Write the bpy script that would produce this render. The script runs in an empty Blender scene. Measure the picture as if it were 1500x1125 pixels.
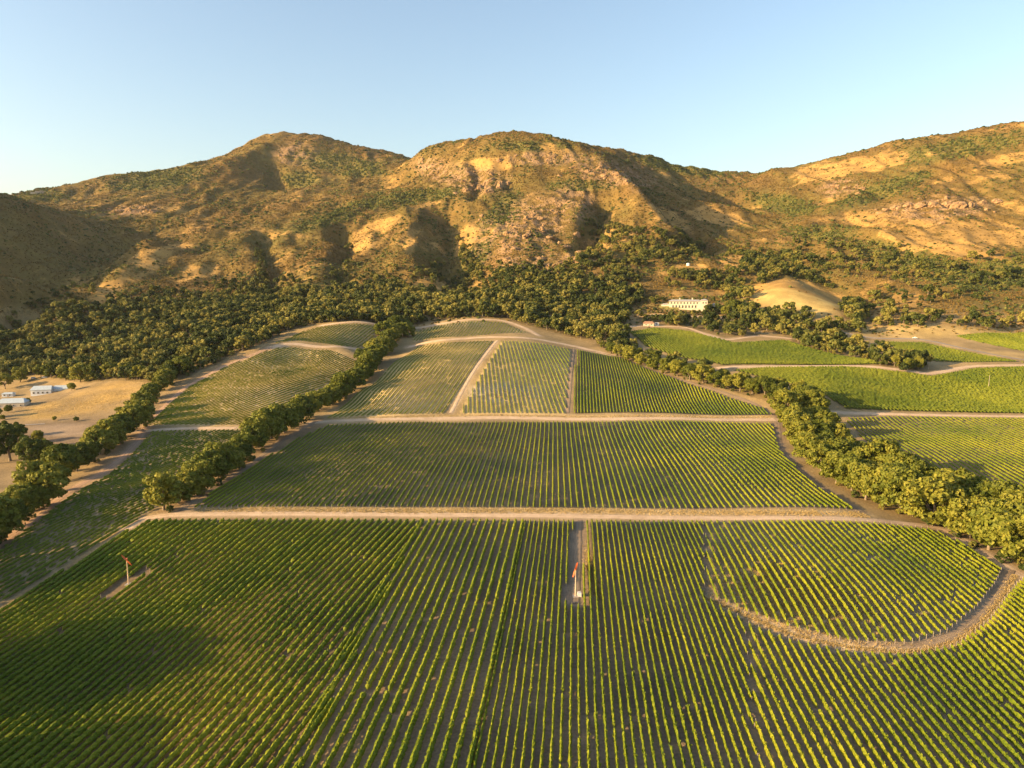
import bpy, math, random
import numpy as np
from mathutils import Vector

rng = np.random.default_rng(11)
random.seed(11)
scene = bpy.context.scene
COL = scene.collection

# ------------------------------------------------------------------ camera
FPX, CX, CY, YH, H = 1041.0, 750.0, 562.5, 410.0, 115.0
PITCH = math.atan((CY - YH) / FPX)
CP, SP = math.cos(PITCH), math.sin(PITCH)
cam_d = bpy.data.cameras.new('camera')
cam_d.sensor_width = 36.0
cam_d.lens = 36.0 * FPX / 1500.0
cam_d.clip_start = 1.0
cam_d.clip_end = 40000.0
cam = bpy.data.objects.new('camera', cam_d)
cam.location = (0, 0, H)
cam.rotation_euler = (math.pi / 2 - PITCH, 0, 0)
COL.objects.link(cam)
scene.camera = cam

# ------------------------------------------------------------------ sky, sun, exposure
SUN_EL = math.radians(15.5)
SUN_AZ = math.radians(-108.0)          # from +Y towards +X; the sun stands behind the camera on the left
sun_dir = Vector((math.sin(SUN_AZ) * math.cos(SUN_EL), math.cos(SUN_AZ) * math.cos(SUN_EL), math.sin(SUN_EL)))
world = bpy.data.worlds.new('World')
scene.world = world
world.use_nodes = True
wn = world.node_tree
bg = wn.nodes['Background']
sky = wn.nodes.new('ShaderNodeTexSky')
sky.sky_type = 'NISHITA'
sky.sun_disc = False
sky.sun_elevation = SUN_EL
sky.sun_rotation = SUN_AZ
sky.altitude = 100.0
sky.air_density = 1.1
sky.dust_density = 2.3
sky.ozone_density = 1.0
wn.links.new(sky.outputs[0], bg.inputs[0])
bg.inputs[1].default_value = 0.11
sun_d = bpy.data.lights.new('sun', 'SUN')
sun_d.energy = 5.0
sun_d.angle = math.radians(0.5)
sun_d.color = (1.0, 0.70, 0.33)
sun = bpy.data.objects.new('sun', sun_d)
sun.rotation_euler = (-sun_dir).to_track_quat('-Z', 'Y').to_euler()
sun.location = (-300, -200, 300)
COL.objects.link(sun)
scene.view_settings.view_transform = 'Standard'
scene.view_settings.look = 'None'
scene.view_settings.gamma = 1.0
scene.view_settings.use_curve_mapping = False
scene.view_settings.exposure = 1.42

# ------------------------------------------------------------------ helpers: pixels <-> world
def ray(px, py):
    dx = (np.asarray(px, float) - CX) / FPX
    u = (CY - np.asarray(py, float)) / FPX
    return dx, CP + u * SP, -SP + u * CP

def at_depth(px, py, d):
    dx, dy, dz = ray(px, py)
    t = d / dy
    return t * dx, d + 0 * t, H + t * dz

def to_pix(x, y, z):
    f = y * CP - (z - H) * SP
    f = np.where(f < 1, 1, f)
    u = y * SP + (z - H) * CP
    return CX + FPX * x / f, CY - FPX * u / f

def in_poly(x, y, poly):
    x = np.asarray(x); y = np.asarray(y)
    c = np.zeros(x.shape, bool)
    n = len(poly)
    for i in range(n):
        x0, y0 = poly[i]; x1, y1 = poly[(i + 1) % n]
        if y0 == y1: continue
        k = ((y0 > y) != (y1 > y)) & (x < (x1 - x0) * (y - y0) / (y1 - y0) + x0)
        c ^= k
    return c

def line_dist(x, y, pts):
    d = np.full(np.shape(x), 1e9)
    for (x0, y0), (x1, y1) in zip(pts[:-1], pts[1:]):
        vx, vy = x1 - x0, y1 - y0
        t = np.clip(((x - x0) * vx + (y - y0) * vy) / (vx * vx + vy * vy + 1e-9), 0, 1)
        d = np.minimum(d, np.hypot(x - x0 - t * vx, y - y0 - t * vy))
    return d

def sstep(a, b, v):
    t = np.clip((v - a) / (b - a), 0, 1)
    return t * t * (3 - 2 * t)

_perm = np.random.default_rng(5).permutation(512)
_grad = np.random.default_rng(6).uniform(0, 2 * math.pi, 512)
def perlin(x, y, s=0):
    x = np.asarray(x, float); y = np.asarray(y, float)
    xi = np.floor(x).astype(int); yi = np.floor(y).astype(int)
    fx, fy = x - xi, y - yi
    def g(ix, iy, dx, dy):
        a = _grad[_perm[(_perm[(ix + s * 57) & 511] + iy) & 511]]
        return np.cos(a) * dx + np.sin(a) * dy
    u = fx * fx * fx * (fx * (fx * 6 - 15) + 10); v = fy * fy * fy * (fy * (fy * 6 - 15) + 10)
    a = g(xi, yi, fx, fy); b = g(xi + 1, yi, fx - 1, fy)
    c = g(xi, yi + 1, fx, fy - 1); d = g(xi + 1, yi + 1, fx - 1, fy - 1)
    return ((a + (b - a) * u) * (1 - v) + (c + (d - c) * u) * v) * 1.5

# ------------------------------------------------------------------ terrain: control points (pixel row/column + distance), smooth surface through them
CTRL = []
def cd(pts):
    for px, py, d in pts:
        CTRL.append([float(v) for v in at_depth(px, py, d)])
def cz(pts):
    for px, py, z in pts:
        dx, dy, dz = ray(px, py)
        t = (z - H) / dz
        CTRL.append([float(t * dx), float(t * dy), z])
def cw(pts):
    for p in pts: CTRL.append([float(v) for v in p])

# valley floor
cw([(0, -300, 0), (0, 0, 0), (60, 90, 0), (-60, 90, -2), (150, 60, 0), (-200, 60, -12), (-300, -200, -12), (300, -200, 0),
    (-500, 150, -16), (-700, 300, -14), (-1200, 0, -16), (-1200, 500, -8), (500, 150, 2), (900, 0, 2), (900, 300, 6), (2400, 0, 20), (-2500, 0, -16),
    (2400, 600, 60), (-2500, -480, -16), (2500, -480, 10), (0, -480, 0), (-2500, 700, 10), (-1700, 800, 20), (1500, 500, 20)])
cz([(250, 1125, -6), (0, 1125, -12), (420, 1125, -2), (600, 1125, 0), (850, 1125, 0), (1200, 1125, 0.5), (1500, 1125, 0),
    (0, 893, -12), (188, 857, -8), (500, 880, -1.5), (700, 900, 0), (850, 880, 0), (1050, 880, 1), (1250, 900, 2), (1450, 900, 1),
    (1200, 830, 3), (1100, 945, 0.4), (1300, 965, 0.2),
    (215, 762, -2), (0, 790, -8), (100, 720, -6), (400, 752, 0), (600, 752, 0.5), (850, 754, 0.8), (1050, 756, 1), (1280, 760, 0), (1480, 828, -1),
    (330, 705, -1), (600, 690, 2), (850, 690, 2.2), (1100, 690, 2), (1200, 700, -0.5), (1350, 760, -2.5),
    (200, 628, 0), (345, 626, 2.5), (480, 616, 4), (660, 611, 4.6), (850, 612, 4.6), (1000, 613, 4.6), (1135, 613, 3.5), (1180, 650, -1.5),
    (60, 690, -9), (0, 640, -6), (100, 640, -4), (60, 590, -1), (75, 570, 0), (0, 590, -4), (170, 600, 1), (10, 700, -10),
    (1300, 660, 1.5), (1500, 640, 2), (1500, 740, 0), (1400, 700, 1), (1240, 606, 4), (1350, 606, 4), (1500, 610, 4), (1650, 640, 4), (1700, 760, 0), (1700, 900, 0)])
# knoll, upper fields
cd([(560, 570, 650), (650, 560, 660), (740, 560, 655), (820, 560, 660), (700, 530, 725), (770, 530, 722), (830, 540, 705), (640, 530, 730), (590, 540, 720),
    (725, 497, 835), (770, 496, 840), (680, 497, 845), (640, 500, 845), (600, 508, 850), (840, 508, 830), (900, 520, 800), (960, 545, 720), (1040, 570, 650), (1000, 580, 635), (920, 565, 650), (1090, 592, 610),
    (690, 469, 960), (740, 470, 960), (640, 475, 960), (790, 480, 930), (590, 484, 930), (850, 492, 900),
    (540, 560, 690), (500, 590, 625), (520, 520, 800),
    (300, 590, 620), (400, 570, 650), (460, 555, 690), (300, 560, 690), (260, 585, 640), (370, 530, 750), (450, 525, 770), (400, 507, 800), (470, 506, 815), (530, 513, 805), (470, 478, 900), (545, 477, 910), (420, 490, 880),
    (230, 555, 720), (330, 510, 830), (160, 540, 780), (100, 545, 800), (30, 550, 830), (0, 545, 850)])
# bright fields on the right
cd([(925, 490, 890), (960, 482, 930), (1060, 492, 890), (1000, 515, 800), (1070, 533, 730), (1150, 500, 860), (1230, 520, 790), (1150, 525, 760), (1300, 534, 735),
    (1130, 555, 675), (1240, 545, 705), (1200, 575, 632), (1320, 565, 670), (1450, 550, 705), (1450, 580, 645), (1560, 570, 665), (1370, 540, 730), (1500, 534, 745), (1340, 505, 850), (1420, 515, 815), (1500, 525, 780), (1450, 495, 890), (1500, 488, 930), (1600, 500, 880), (1700, 540, 740)])
# foot of the hills, wood
cd([(0, 520, 930), (100, 500, 970), (200, 490, 990), (300, 470, 1010), (400, 460, 1030), (480, 452, 1050), (560, 450, 1070), (640, 450, 1080), (720, 445, 1090), (800, 455, 1040), (870, 470, 980),
    (800, 420, 1180), (880, 430, 1130), (730, 415, 1230), (900, 390, 1280), (850, 385, 1330), (940, 420, 1170), (930, 460, 1030),
    (980, 452, 1045), (1035, 452, 1045), (1000, 462, 1010), (1050, 470, 985), (1000, 437, 1085), (1100, 470, 975), (1000, 410, 1210), (1060, 420, 1180), (1010, 387, 1290), (1060, 385, 1330),
    (1150, 411, 1130), (1120, 423, 1100), (1185, 420, 1115), (1170, 460, 1000), (1240, 460, 985), (1100, 430, 1120), (1222, 437, 1075), (1200, 405, 1220), (1250, 440, 1100),
    (1180, 480, 940), (1260, 485, 920), (1330, 480, 930), (1400, 470, 950), (1480, 462, 980), (1600, 465, 970)])
# left dark hill and the gully beside it
cd([(-300, 268, 1250), (-150, 274, 1380), (-60, 281, 1480), (0, 292, 1560), (50, 302, 1660), (110, 320, 1800), (160, 326, 1920),
    (0, 400, 1230), (0, 450, 1080), (60, 370, 1450), (35, 425, 1300), (-150, 400, 1100), (-300, 420, 950), (120, 360, 1640), (-300, 500, 850), (-150, 480, 950),
    (215, 356, 1540), (165, 392, 1350), (120, 432, 1170), (85, 465, 1070), (190, 371, 1700), (140, 406, 1520), (97, 447, 1300), (62, 482, 1120), (30, 500, 1080)])
# lit flank left of centre
cd([(250, 362, 1580), (205, 398, 1350), (160, 430, 1200), (300, 345, 1700), (260, 400, 1390), (320, 400, 1430), (340, 375, 1550), (320, 440, 1220), (230, 440, 1180), (150, 455, 1110),
    (180, 300, 2150), (230, 315, 2000), (300, 310, 2050), (190, 312, 2060), (100, 300, 2300), (250, 290, 2200), (400, 310, 2050), (350, 330, 1900),
    (385, 345, 1690), (392, 380, 1480), (405, 420, 1280), (420, 440, 1180),
    (450, 335, 1730), (448, 370, 1530), (455, 405, 1350), (470, 432, 1210),
    (503, 348, 1700), (500, 380, 1500), (512, 420, 1290),
    (545, 335, 1720), (590, 318, 1760), (585, 350, 1590), (565, 390, 1400), (560, 425, 1240), (620, 330, 1680),
    (655, 318, 1760), (668, 352, 1600), (678, 390, 1420), (695, 425, 1240), (630, 385, 1440), (620, 420, 1270)])
# far left ridge
cd([(20, 288, 2600), (85, 278, 2700), (150, 258, 2800), (230, 253, 2800), (300, 237, 2900), (340, 220, 2950), (385, 200, 3050), (430, 195, 3050), (470, 200, 3050), (510, 212, 3050), (560, 222, 3050), (612, 236, 3050),
    (20, 330, 3000), (150, 310, 3200), (300, 290, 3350), (430, 250, 3550), (560, 280, 3500), (680, 290, 3400),
    (320, 262, 2500), (345, 243, 2680), (400, 235, 2780), (380, 262, 2560), (415, 268, 2540), (450, 255, 2620), (500, 250, 2650), (470, 225, 2850), (520, 270, 2400), (450, 285, 2250), (380, 285, 2300), (560, 255, 2560), (600, 262, 2350), (530, 235, 2800)])
# central mountain
cd([(615, 233, 2380), (660, 222, 2300), (700, 210, 2230), (740, 202, 2180), (790, 199, 2140), (830, 207, 2130), (865, 219, 2130),
    (560, 285, 2050), (620, 270, 2150), (600, 297, 1920), (650, 250, 2180), (660, 285, 1930),
    (698, 245, 2060), (700, 272, 1930), (720, 262, 1960), (745, 270, 1930), (700, 290, 1840), (690, 262, 2010), (760, 235, 2040), (800, 225, 2050), (760, 300, 1780),
    (850, 240, 1990), (830, 262, 1880), (800, 290, 1760), (770, 320, 1640), (740, 350, 1510), (720, 385, 1380), (705, 410, 1280),
    (830, 300, 1690), (815, 340, 1560), (770, 365, 1440), (800, 385, 1370), (855, 318, 1640), (845, 350, 1530),
    (872, 305, 1720), (868, 335, 1590), (862, 362, 1470), (890, 290, 1770),
    (870, 232, 2060), (900, 262, 1900), (930, 290, 1760), (955, 318, 1640), (985, 350, 1490), (920, 340, 1530), (900, 355, 1440), (940, 372, 1380), (1005, 372, 1400)])
# ridges right of the mountain
cd([(920, 245, 2160), (950, 285, 1960), (985, 318, 1800), (1015, 350, 1600), (1035, 370, 1450),
    (900, 219, 2650), (940, 227, 2700), (985, 240, 2750), (1030, 252, 2800), (1085, 258, 2850), (940, 270, 3100), (1050, 300, 3200), (1150, 300, 3200),
    (960, 262, 2420), (1010, 280, 2320), (1060, 292, 2240), (1105, 300, 2180), (1090, 272, 2450), (1040, 268, 2480), (1000, 262, 2520),
    (1000, 303, 2000), (1050, 308, 1960), (1090, 325, 1880), (1060, 335, 1760), (1110, 350, 1650), (1080, 365, 1500), (1130, 320, 1960), (1125, 340, 1760),
    (1095, 259, 2560), (1130, 250, 2420), (1165, 250, 2380), (1150, 280, 2150), (1200, 290, 2050), (1200, 262, 2200),
    (1250, 226, 2350), (1300, 213, 2320), (1350, 201, 2280), (1440, 186, 2220), (1500, 177, 2180), (1650, 158, 2100), (1850, 140, 2050),
    (1250, 290, 2800), (1400, 260, 2800), (1600, 240, 2700), (1850, 230, 2600),
    (1230, 300, 1880), (1270, 275, 1980), (1290, 300, 1840), (1300, 255, 2080), (1400, 230, 2050), (1500, 220, 2000), (1350, 285, 1800), (1420, 278, 1800), (1490, 270, 1790), (1380, 305, 1660), (1450, 310, 1640),
    (1180, 330, 1720), (1230, 340, 1660), (1290, 335, 1600), (1350, 330, 1580), (1450, 345, 1500), (1200, 360, 1480), (1260, 350, 1540), (1310, 352, 1500), (1320, 372, 1420), (1280, 385, 1350), (1240, 395, 1270), (1350, 390, 1290), (1400, 370, 1370), (1480, 380, 1320), (1130, 375, 1410), (1160, 385, 1330),
    (1300, 420, 1130), (1280, 445, 1060), (1360, 430, 1090), (1430, 430, 1080), (1500, 420, 1100), (1600, 400, 1150), (1600, 300, 1600), (1850, 420, 1100), (1850, 300, 1500), (1180, 395, 1270)])
cw([(-2400, 1600, 260), (-2400, 2600, 250), (-2400, 4000, 150), (-1000, 4100, 200), (0, 4100, 250), (1000, 4100, 250), (2500, 4100, 250), (2500, 3000, 300), (2500, 1000, 130)])

CT = np.array(CTRL)
MQ2 = 35.0 ** 2
def _phi(dx, dy): return np.sqrt(dx * dx + dy * dy + MQ2)
_n = len(CT)
_A = np.zeros((_n + 3, _n + 3))
_A[:_n, :_n] = -_phi(CT[:, None, 0] - CT[None, :, 0], CT[:, None, 1] - CT[None, :, 1]) - np.eye(_n) * 1.0
_A[:_n, _n] = 1; _A[:_n, _n + 1] = CT[:, 0] / 1000; _A[:_n, _n + 2] = CT[:, 1] / 1000
_A[_n:, :_n] = _A[:_n, _n:].T
_W = np.linalg.solve(_A, np.concatenate([CT[:, 2], np.zeros(3)]))

GX0, GX1, GY0, GY1, GS = -2600.0, 2600.0, -500.0, 4200.0, 8.0
gx = np.arange(GX0, GX1 + GS, GS); gy = np.arange(GY0, GY1 + GS, GS)
HG = np.zeros((len(gy), len(gx)))
for _i in range(0, len(gy), 20):
    yy, xx = np.meshgrid(gy[_i:_i + 20], gx, indexing='ij')
    P = np.stack([xx.ravel(), yy.ravel()], 1)
    d2 = (P ** 2).sum(1)[:, None] + (CT[:, :2] ** 2).sum(1)[None] - 2 * P @ CT[:, :2].T + MQ2
    zz = -np.sqrt(np.maximum(d2, MQ2)) @ _W[:_n] + _W[_n] + _W[_n + 1] * P[:, 0] / 1000 + _W[_n + 2] * P[:, 1] / 1000
    HG[_i:_i + 20] = zz.reshape(xx.shape)
_yy, _xx = np.meshgrid(gy, gx, indexing='ij')
HILL = sstep(1030, 1350, np.hypot(_xx * 0.75, _yy)) * sstep(60, 130, HG)
def ridged(s, k): return 1 - 2 * np.abs(perlin(_xx / s + k * 3.1, _yy / s - k * 1.7, k))
_wx = _xx + 60 * perlin(_xx / 300, _yy / 300, 8); _wy = _yy + 60 * perlin(_xx / 300, _yy / 300, 9)
_pp = to_pix(_xx, _yy, HG)
RELIEF = 9 * perlin(_wx / 210, _wy / 300, 1) + 10 * (0.4 - np.abs(perlin(_wx / 120, _wy / 260, 2))) + 3.6 * perlin(_wx / 62, _wy / 80, 3) + 1.6 * perlin(_xx / 30, _yy / 34, 4) + 11 * (0.3 - np.abs(perlin(_wx / 62 + .35 * perlin(_xx / 120, _yy / 120, 70), _wy / 300, 71))) + 6 * (0.3 - np.abs(perlin(_wx / 33 + .4 * perlin(_xx / 70, _yy / 70, 72), _wy / 150, 73)))
ROCKS = [(765, 335, 85, 42, -25), (690, 262, 60, 22, 10), (640, 250, 40, 18, 20), (800, 232, 60, 12, 0), (900, 255, 70, 20, 15), (800, 385, 80, 14, 0), (1375, 305, 85, 20, -4), (195, 308, 45, 9, -3), (1230, 275, 35, 14, -10), (430, 225, 35, 18, 0), (1060, 262, 0.1, 0.1, 0), (840, 300, 40, 30, 10)]
def blob(px, py, lst):
    m = np.zeros(np.shape(px))
    for cx, cy, rx, ry, a in lst:
        a = math.radians(a); c, s = math.cos(a), math.sin(a)
        u = ((px - cx) * c + (py - cy) * s) / rx; v = (-(px - cx) * s + (py - cy) * c) / ry
        m = np.maximum(m, 1 - sstep(0.55, 1.25, np.sqrt(u * u + v * v)))
    return m
_rk = blob(_pp[0], _pp[1], ROCKS) * (_yy > 1200)
HG = HG + HILL * (RELIEF + _rk * (5.0 * (0.35 - np.abs(perlin(_xx / 34, _yy / 40, 12))) + 4.0 * perlin(_xx / 19, _yy / 19, 13)))

# spurs raised and gullies cut along lines down the hillsides: (points, width, height)
CUTS = [([(388, 340, 1720), (392, 380, 1490), (408, 425, 1260)], 30, -22), ([(365, 350, 1680), (362, 390, 1470)], 40, 12),
        ([(503, 345, 1720), (502, 380, 1510), (515, 420, 1290)], 26, -13), ([(470, 335, 1740), (475, 380, 1490), (488, 415, 1310)], 35, 12),
        ([(590, 316, 1770), (598, 342, 1640), (606, 372, 1490), (612, 400, 1370)], 45, 22), ([(655, 318, 1770), (668, 352, 1600), (678, 390, 1420), (695, 425, 1240)], 55, -26),
        ([(872, 298, 1750), (870, 335, 1590), (862, 362, 1470)], 36, -28), ([(840, 300, 1700), (842, 330, 1600)], 40, 14),
        ([(880, 240, 2030), (920, 285, 1790), (955, 322, 1620), (985, 352, 1490)], 42, 22), ([(925, 255, 2120), (955, 290, 1940), (990, 324, 1770), (1030, 366, 1480)], 52, -30),
        ([(990, 280, 2330), (1050, 290, 2260), (1105, 300, 2180)], 75, -40), ([(1010, 304, 2010), (1090, 318, 1930)], 60, 16),
        ([(300, 262, 2500), (345, 245, 2680), (385, 225, 2860)], 60, 26), ([(400, 250, 2700), (415, 268, 2540), (430, 276, 2440)], 60, -28),
        ([(1225, 338, 1660), (1275, 348, 1560), (1320, 362, 1460)], 34, 16), ([(1250, 350, 1560), (1300, 362, 1470), (1345, 380, 1380)], 30, -14),
        ([(698, 232, 2130), (700, 262, 1990), (700, 290, 1850)], 26, -20), ([(740, 262, 1960), (748, 278, 1890)], 22, -12), ([(1255, 268, 2010), (1285, 290, 1900)], 35, -16),
        ([(905, 240, 2120), (890, 262, 1960), (925, 282, 1850)], 30, -10), ([(180, 308, 2060), (240, 314, 2000)], 16, 7), ([(1100, 372, 1440), (1200, 410, 1180), (1290, 470, 960)], 40, -9)]
for _pl, _w, _a in CUTS:
    _q = [at_depth(*p)[:2] for p in _pl]
    _w = _w * (0.78 if _a < 0 else 0.95)
    _d = line_dist(_wx * .5 + _xx * .5, _wy * .5 + _yy * .5, _q)
    HG = HG + _a * np.exp(-(_d / _w) ** 1.6)

# level ground under the pond at the left edge
POND = (-308.0, 396.0)
_pd = np.hypot(_xx - POND[0], _yy - POND[1]); _pz = float(HG[np.unravel_index(np.argmin(_pd), _pd.shape)])
_pw = 1 - sstep(20, 44, _pd); HG = HG * (1 - _pw) + (_pz - 1.0) * _pw

def hz(x, y):
    x = np.asarray(x, float); y = np.asarray(y, float)
    fx = np.clip((x - GX0) / GS, 1.001, len(gx) - 3.001); fy = np.clip((y - GY0) / GS, 1.001, len(gy) - 3.001)
    ix = fx.astype(int); iy = fy.astype(int); tx = fx - ix; ty = fy - iy
    def w(t): return (-0.5 * t + t * t - 0.5 * t ** 3, 1 - 2.5 * t * t + 1.5 * t ** 3, 0.5 * t + 2 * t * t - 1.5 * t ** 3, -0.5 * t * t + 0.5 * t ** 3)
    wx, wy = w(tx), w(ty)
    r = 0
    for j in range(4):
        a = 0
        for i in range(4): a = a + wx[i] * HG[iy + j - 1, ix + i - 1]
        r = r + wy[j] * a
    return r

_DS = np.concatenate([np.arange(90, 700, 1.5), np.arange(700, 3400, 4.0)])
def gp(px, py):
    """where the view ray through a pixel first meets the ground"""
    dx, dy, dz = ray(px, py)
    x = _DS / dy * dx; z = H + _DS / dy * dz
    g = hz(x, _DS)
    k = np.nonzero(z < g)[0]
    if len(k) == 0: i = len(_DS) - 1; d = _DS[i]
    else:
        i = k[0]
        if i == 0: d = _DS[0]
        else:
            a = z[i - 1] - g[i - 1]; b = g[i] - z[i]
            d = _DS[i - 1] + (_DS[i] - _DS[i - 1]) * a / (a + b + 1e-9)
    if i == 0:
        d = (0.0 - H) / dz * dy
    return float(d / dy * dx), float(d)
def gps(pts): return [gp(px, py) for px, py in pts]
# ------------------------------------------------------------------ terrain mesh
def mk_mesh(name, verts, quads=None, tris=None, smooth=False):
    me = bpy.data.meshes.new(name)
    verts = np.asarray(verts, np.float32)
    loops = []; starts = []; totals = []
    off = 0
    if quads is not None and len(quads):
        q = np.asarray(quads, np.int32); loops.append(q.ravel()); starts.append(np.arange(len(q)) * 4); totals.append(np.full(len(q), 4)); off = len(q) * 4
    if tris is not None and len(tris):
        t = np.asarray(tris, np.int32); loops.append(t.ravel()); starts.append(off + np.arange(len(t)) * 3); totals.append(np.full(len(t), 3))
    L = np.concatenate(loops).astype(np.int32); S = np.concatenate(starts).astype(np.int32); T = np.concatenate(totals).astype(np.int32)
    me.vertices.add(len(verts)); me.vertices.foreach_set('co', verts.ravel())
    me.loops.add(len(L)); me.loops.foreach_set('vertex_index', L)
    me.polygons.add(len(S)); me.polygons.foreach_set('loop_start', S); me.polygons.foreach_set('loop_total', T)
    me.polygons.foreach_set('use_smooth', np.full(len(S), smooth, bool))
    me.update(calc_edges=True)
    return me

az = np.radians(np.concatenate([np.arange(-180, -46, 4.0), np.arange(-46, -38, 0.8), np.arange(-38, 38.01, 0.145), np.arange(38.8, 46, 0.8), np.arange(46, 181, 4.0)]))
rg = np.concatenate([[0.5, 30, 60, 90], np.geomspace(105, 600, 190), np.geomspace(604, 960, 100), np.arange(966, 2500, 7.5), np.arange(2510, 3400, 14.0), np.geomspace(3450, 30000, 24)])
AZ, RG = np.meshgrid(az, rg, indexing='ij')
TX = RG * np.sin(AZ); TY = RG * np.cos(AZ)
TZ = hz(TX, TY)
na, nr = AZ.shape
idx = np.arange(na * nr).reshape(na, nr)
tq = np.stack([idx[:-1, :-1].ravel(), idx[1:, :-1].ravel(), idx[1:, 1:].ravel(), idx[:-1, 1:].ravel()], 1)[:, ::-1]
tv = np.stack([TX.ravel(), TY.ravel(), TZ.ravel()], 1)
terr = mk_mesh('terrain', tv, tq, smooth=True)
# ------------------------------------------------------------------ materials
def new_mat(name):
    m = bpy.data.materials.new(name); m.use_nodes = True
    return m, m.node_tree, m.node_tree.nodes['Principled BSDF']
def N(nt, t, **kw):
    n = nt.nodes.new(t)
    for k, v in kw.items():
        if k in ('inp',):
            for a, b in v.items(): n.inputs[a].default_value = b
        else: setattr(n, k, v)
    return n
def noise(nt, vec, scale, detail=3.0, rough=0.55):
    n = N(nt, 'ShaderNodeTexNoise', inp={'Scale': scale, 'Detail': detail, 'Roughness': rough})
    nt.links.new(vec, n.inputs['Vector']); return n.outputs['Fac']
def ramp(nt, fac, stops):
    r = nt.nodes.new('ShaderNodeValToRGB'); nt.links.new(fac, r.inputs[0])
    e = r.color_ramp.elements
    while len(e) < len(stops): e.new(0.5)
    for el, (p, c) in zip(e, stops):
        el.position = p; el.color = (*c, 1) if len(c) == 3 else c
    return r.outputs[0]
def mix(nt, fac, a, b, mode='MIX'):
    n = N(nt, 'ShaderNodeMix', data_type='RGBA', blend_type=mode)
    for s, v in ((0, fac), (6, a), (7, b)):
        if hasattr(v, 'is_linked'): nt.links.new(v, n.inputs[s])
        elif s == 0: n.inputs[0].default_value = v
        else: n.inputs[s].default_value = (*v, 1)
    return n.outputs[2]
def mth(nt, op, a, b=None, clamp=False):
    n = N(nt, 'ShaderNodeMath', operation=op, use_clamp=clamp)
    for i, v in enumerate((a, b)):
        if v is None: continue
        if hasattr(v, 'is_linked'): nt.links.new(v, n.inputs[i])
        else: n.inputs[i].default_value = v
    return n.outputs[0]
def plain(name, col, rough=0.7, scale=1.5, var=0.25, metal=0.0):
    m, nt, b = new_mat(name)
    tc = nt.nodes.new('ShaderNodeTexCoord')
    f = noise(nt, tc.outputs['Object'], scale)
    c = ramp(nt, f, [(0.25, tuple(x * (1 - var) for x in col)), (0.75, tuple(min(1, x * (1 + var)) for x in col))])
    nt.links.new(c, b.inputs['Base Color'])
    b.inputs['Roughness'].default_value = rough; b.inputs['Metallic'].default_value = metal
    b.inputs['Specular IOR Level'].default_value = 0.3
    return m
def leafy(name, stops, scale=0.35, transl=0.3, world_scale=None, own=0.6):
    """foliage: colour drifts from plant to plant and from clump to clump, some light passes through the leaves"""
    m, nt, b = new_mat(name)
    geo = nt.nodes.new('ShaderNodeNewGeometry'); oi = nt.nodes.new('ShaderNodeObjectInfo')
    f = noise(nt, geo.outputs['Position'], scale, 2.0, 0.7)
    f = mth(nt, 'MULTIPLY_ADD', f, 1.3)
    f.node.inputs[2].default_value = -0.3
    f2 = mth(nt, 'MULTIPLY_ADD', oi.outputs['Random'], own); f2.node.inputs[2].default_value = 0.18 - own / 2
    f = mth(nt, 'ADD', f, f2)
    if world_scale:
        f3 = noise(nt, geo.outputs['Position'], world_scale, 1.0)
        f3 = mth(nt, 'MULTIPLY_ADD', f3, 1.1); f3.node.inputs[2].default_value = -0.55
        f = mth(nt, 'ADD', f, f3)
    c = ramp(nt, f, stops)
    nt.links.new(c, b.inputs['Base Color'])
    b.inputs['Roughness'].default_value = 0.65; b.inputs['Specular IOR Level'].default_value = 0.18
    tr = nt.nodes.new('ShaderNodeBsdfTranslucent'); nt.links.new(c, tr.inputs['Color'])
    mx = nt.nodes.new('ShaderNodeMixShader'); mx.inputs[0].default_value = transl
    out = nt.nodes['Material Output']
    nt.links.new(b.outputs[0], mx.inputs[1]); nt.links.new(tr.outputs[0], mx.inputs[2]); nt.links.new(mx.outputs[0], out.inputs['Surface'])
    return m

MAT = {}
MAT['vine'] = leafy('vine_leaves', [(0.15, (0.075, 0.12, 0.008)), (0.5, (0.165, 0.20, 0.010)), (0.9, (0.31, 0.305, 0.02))], 1.3, 0.3, 0.02, own=0.14)
MAT['vine_pale'] = leafy('pale_vine_leaves', [(0.15, (0.09, 0.135, 0.014)), (0.5, (0.165, 0.195, 0.02)), (0.9, (0.27, 0.27, 0.04))], 0.8, 0.3, 0.02, own=0.14)
MAT['vine_lush'] = leafy('lush_vine_leaves', [(0.15, (0.055, 0.09, 0.008)), (0.5, (0.118, 0.145, 0.012)), (0.9, (0.215, 0.225, 0.022))], 0.6, 0.3, 0.015, own=0.14)
MAT['oak'] = leafy('oak_leaves', [(0.15, (0.055, 0.075, 0.010)), (0.5, (0.13, 0.145, 0.018)), (0.95, (0.27, 0.245, 0.035))], 0.32, 0.25)
MAT['dark_oak'] = leafy('dark_oak_leaves', [(0.15, (0.045, 0.062, 0.014)), (0.5, (0.11, 0.122, 0.024)), (0.95, (0.26, 0.225, 0.05))], 0.22, 0.22, 0.006, own=0.95)
MAT['shrub'] = leafy('chaparral_leaves', [(0.15, (0.105, 0.066, 0.018)), (0.5, (0.165, 0.108, 0.027)), (0.9, (0.24, 0.155, 0.042))], 0.1, 0.15, 0.006)
MAT['green_shrub'] = leafy('green_scrub_leaves', [(0.15, (0.045, 0.058, 0.016)), (0.5, (0.09, 0.105, 0.024)), (0.9, (0.17, 0.17, 0.04))], 0.1, 0.2, 0.006)
MAT['straw'] = leafy('dry_grass_blades', [(0.15, (0.34, 0.24, 0.10)), (0.5, (0.48, 0.35, 0.15)), (0.9, (0.58, 0.44, 0.21))], 0.6, 0.3)
MAT['bark'] = plain('oak_bark', (0.20, 0.155, 0.11), 0.9, 2.0, 0.35)
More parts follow.
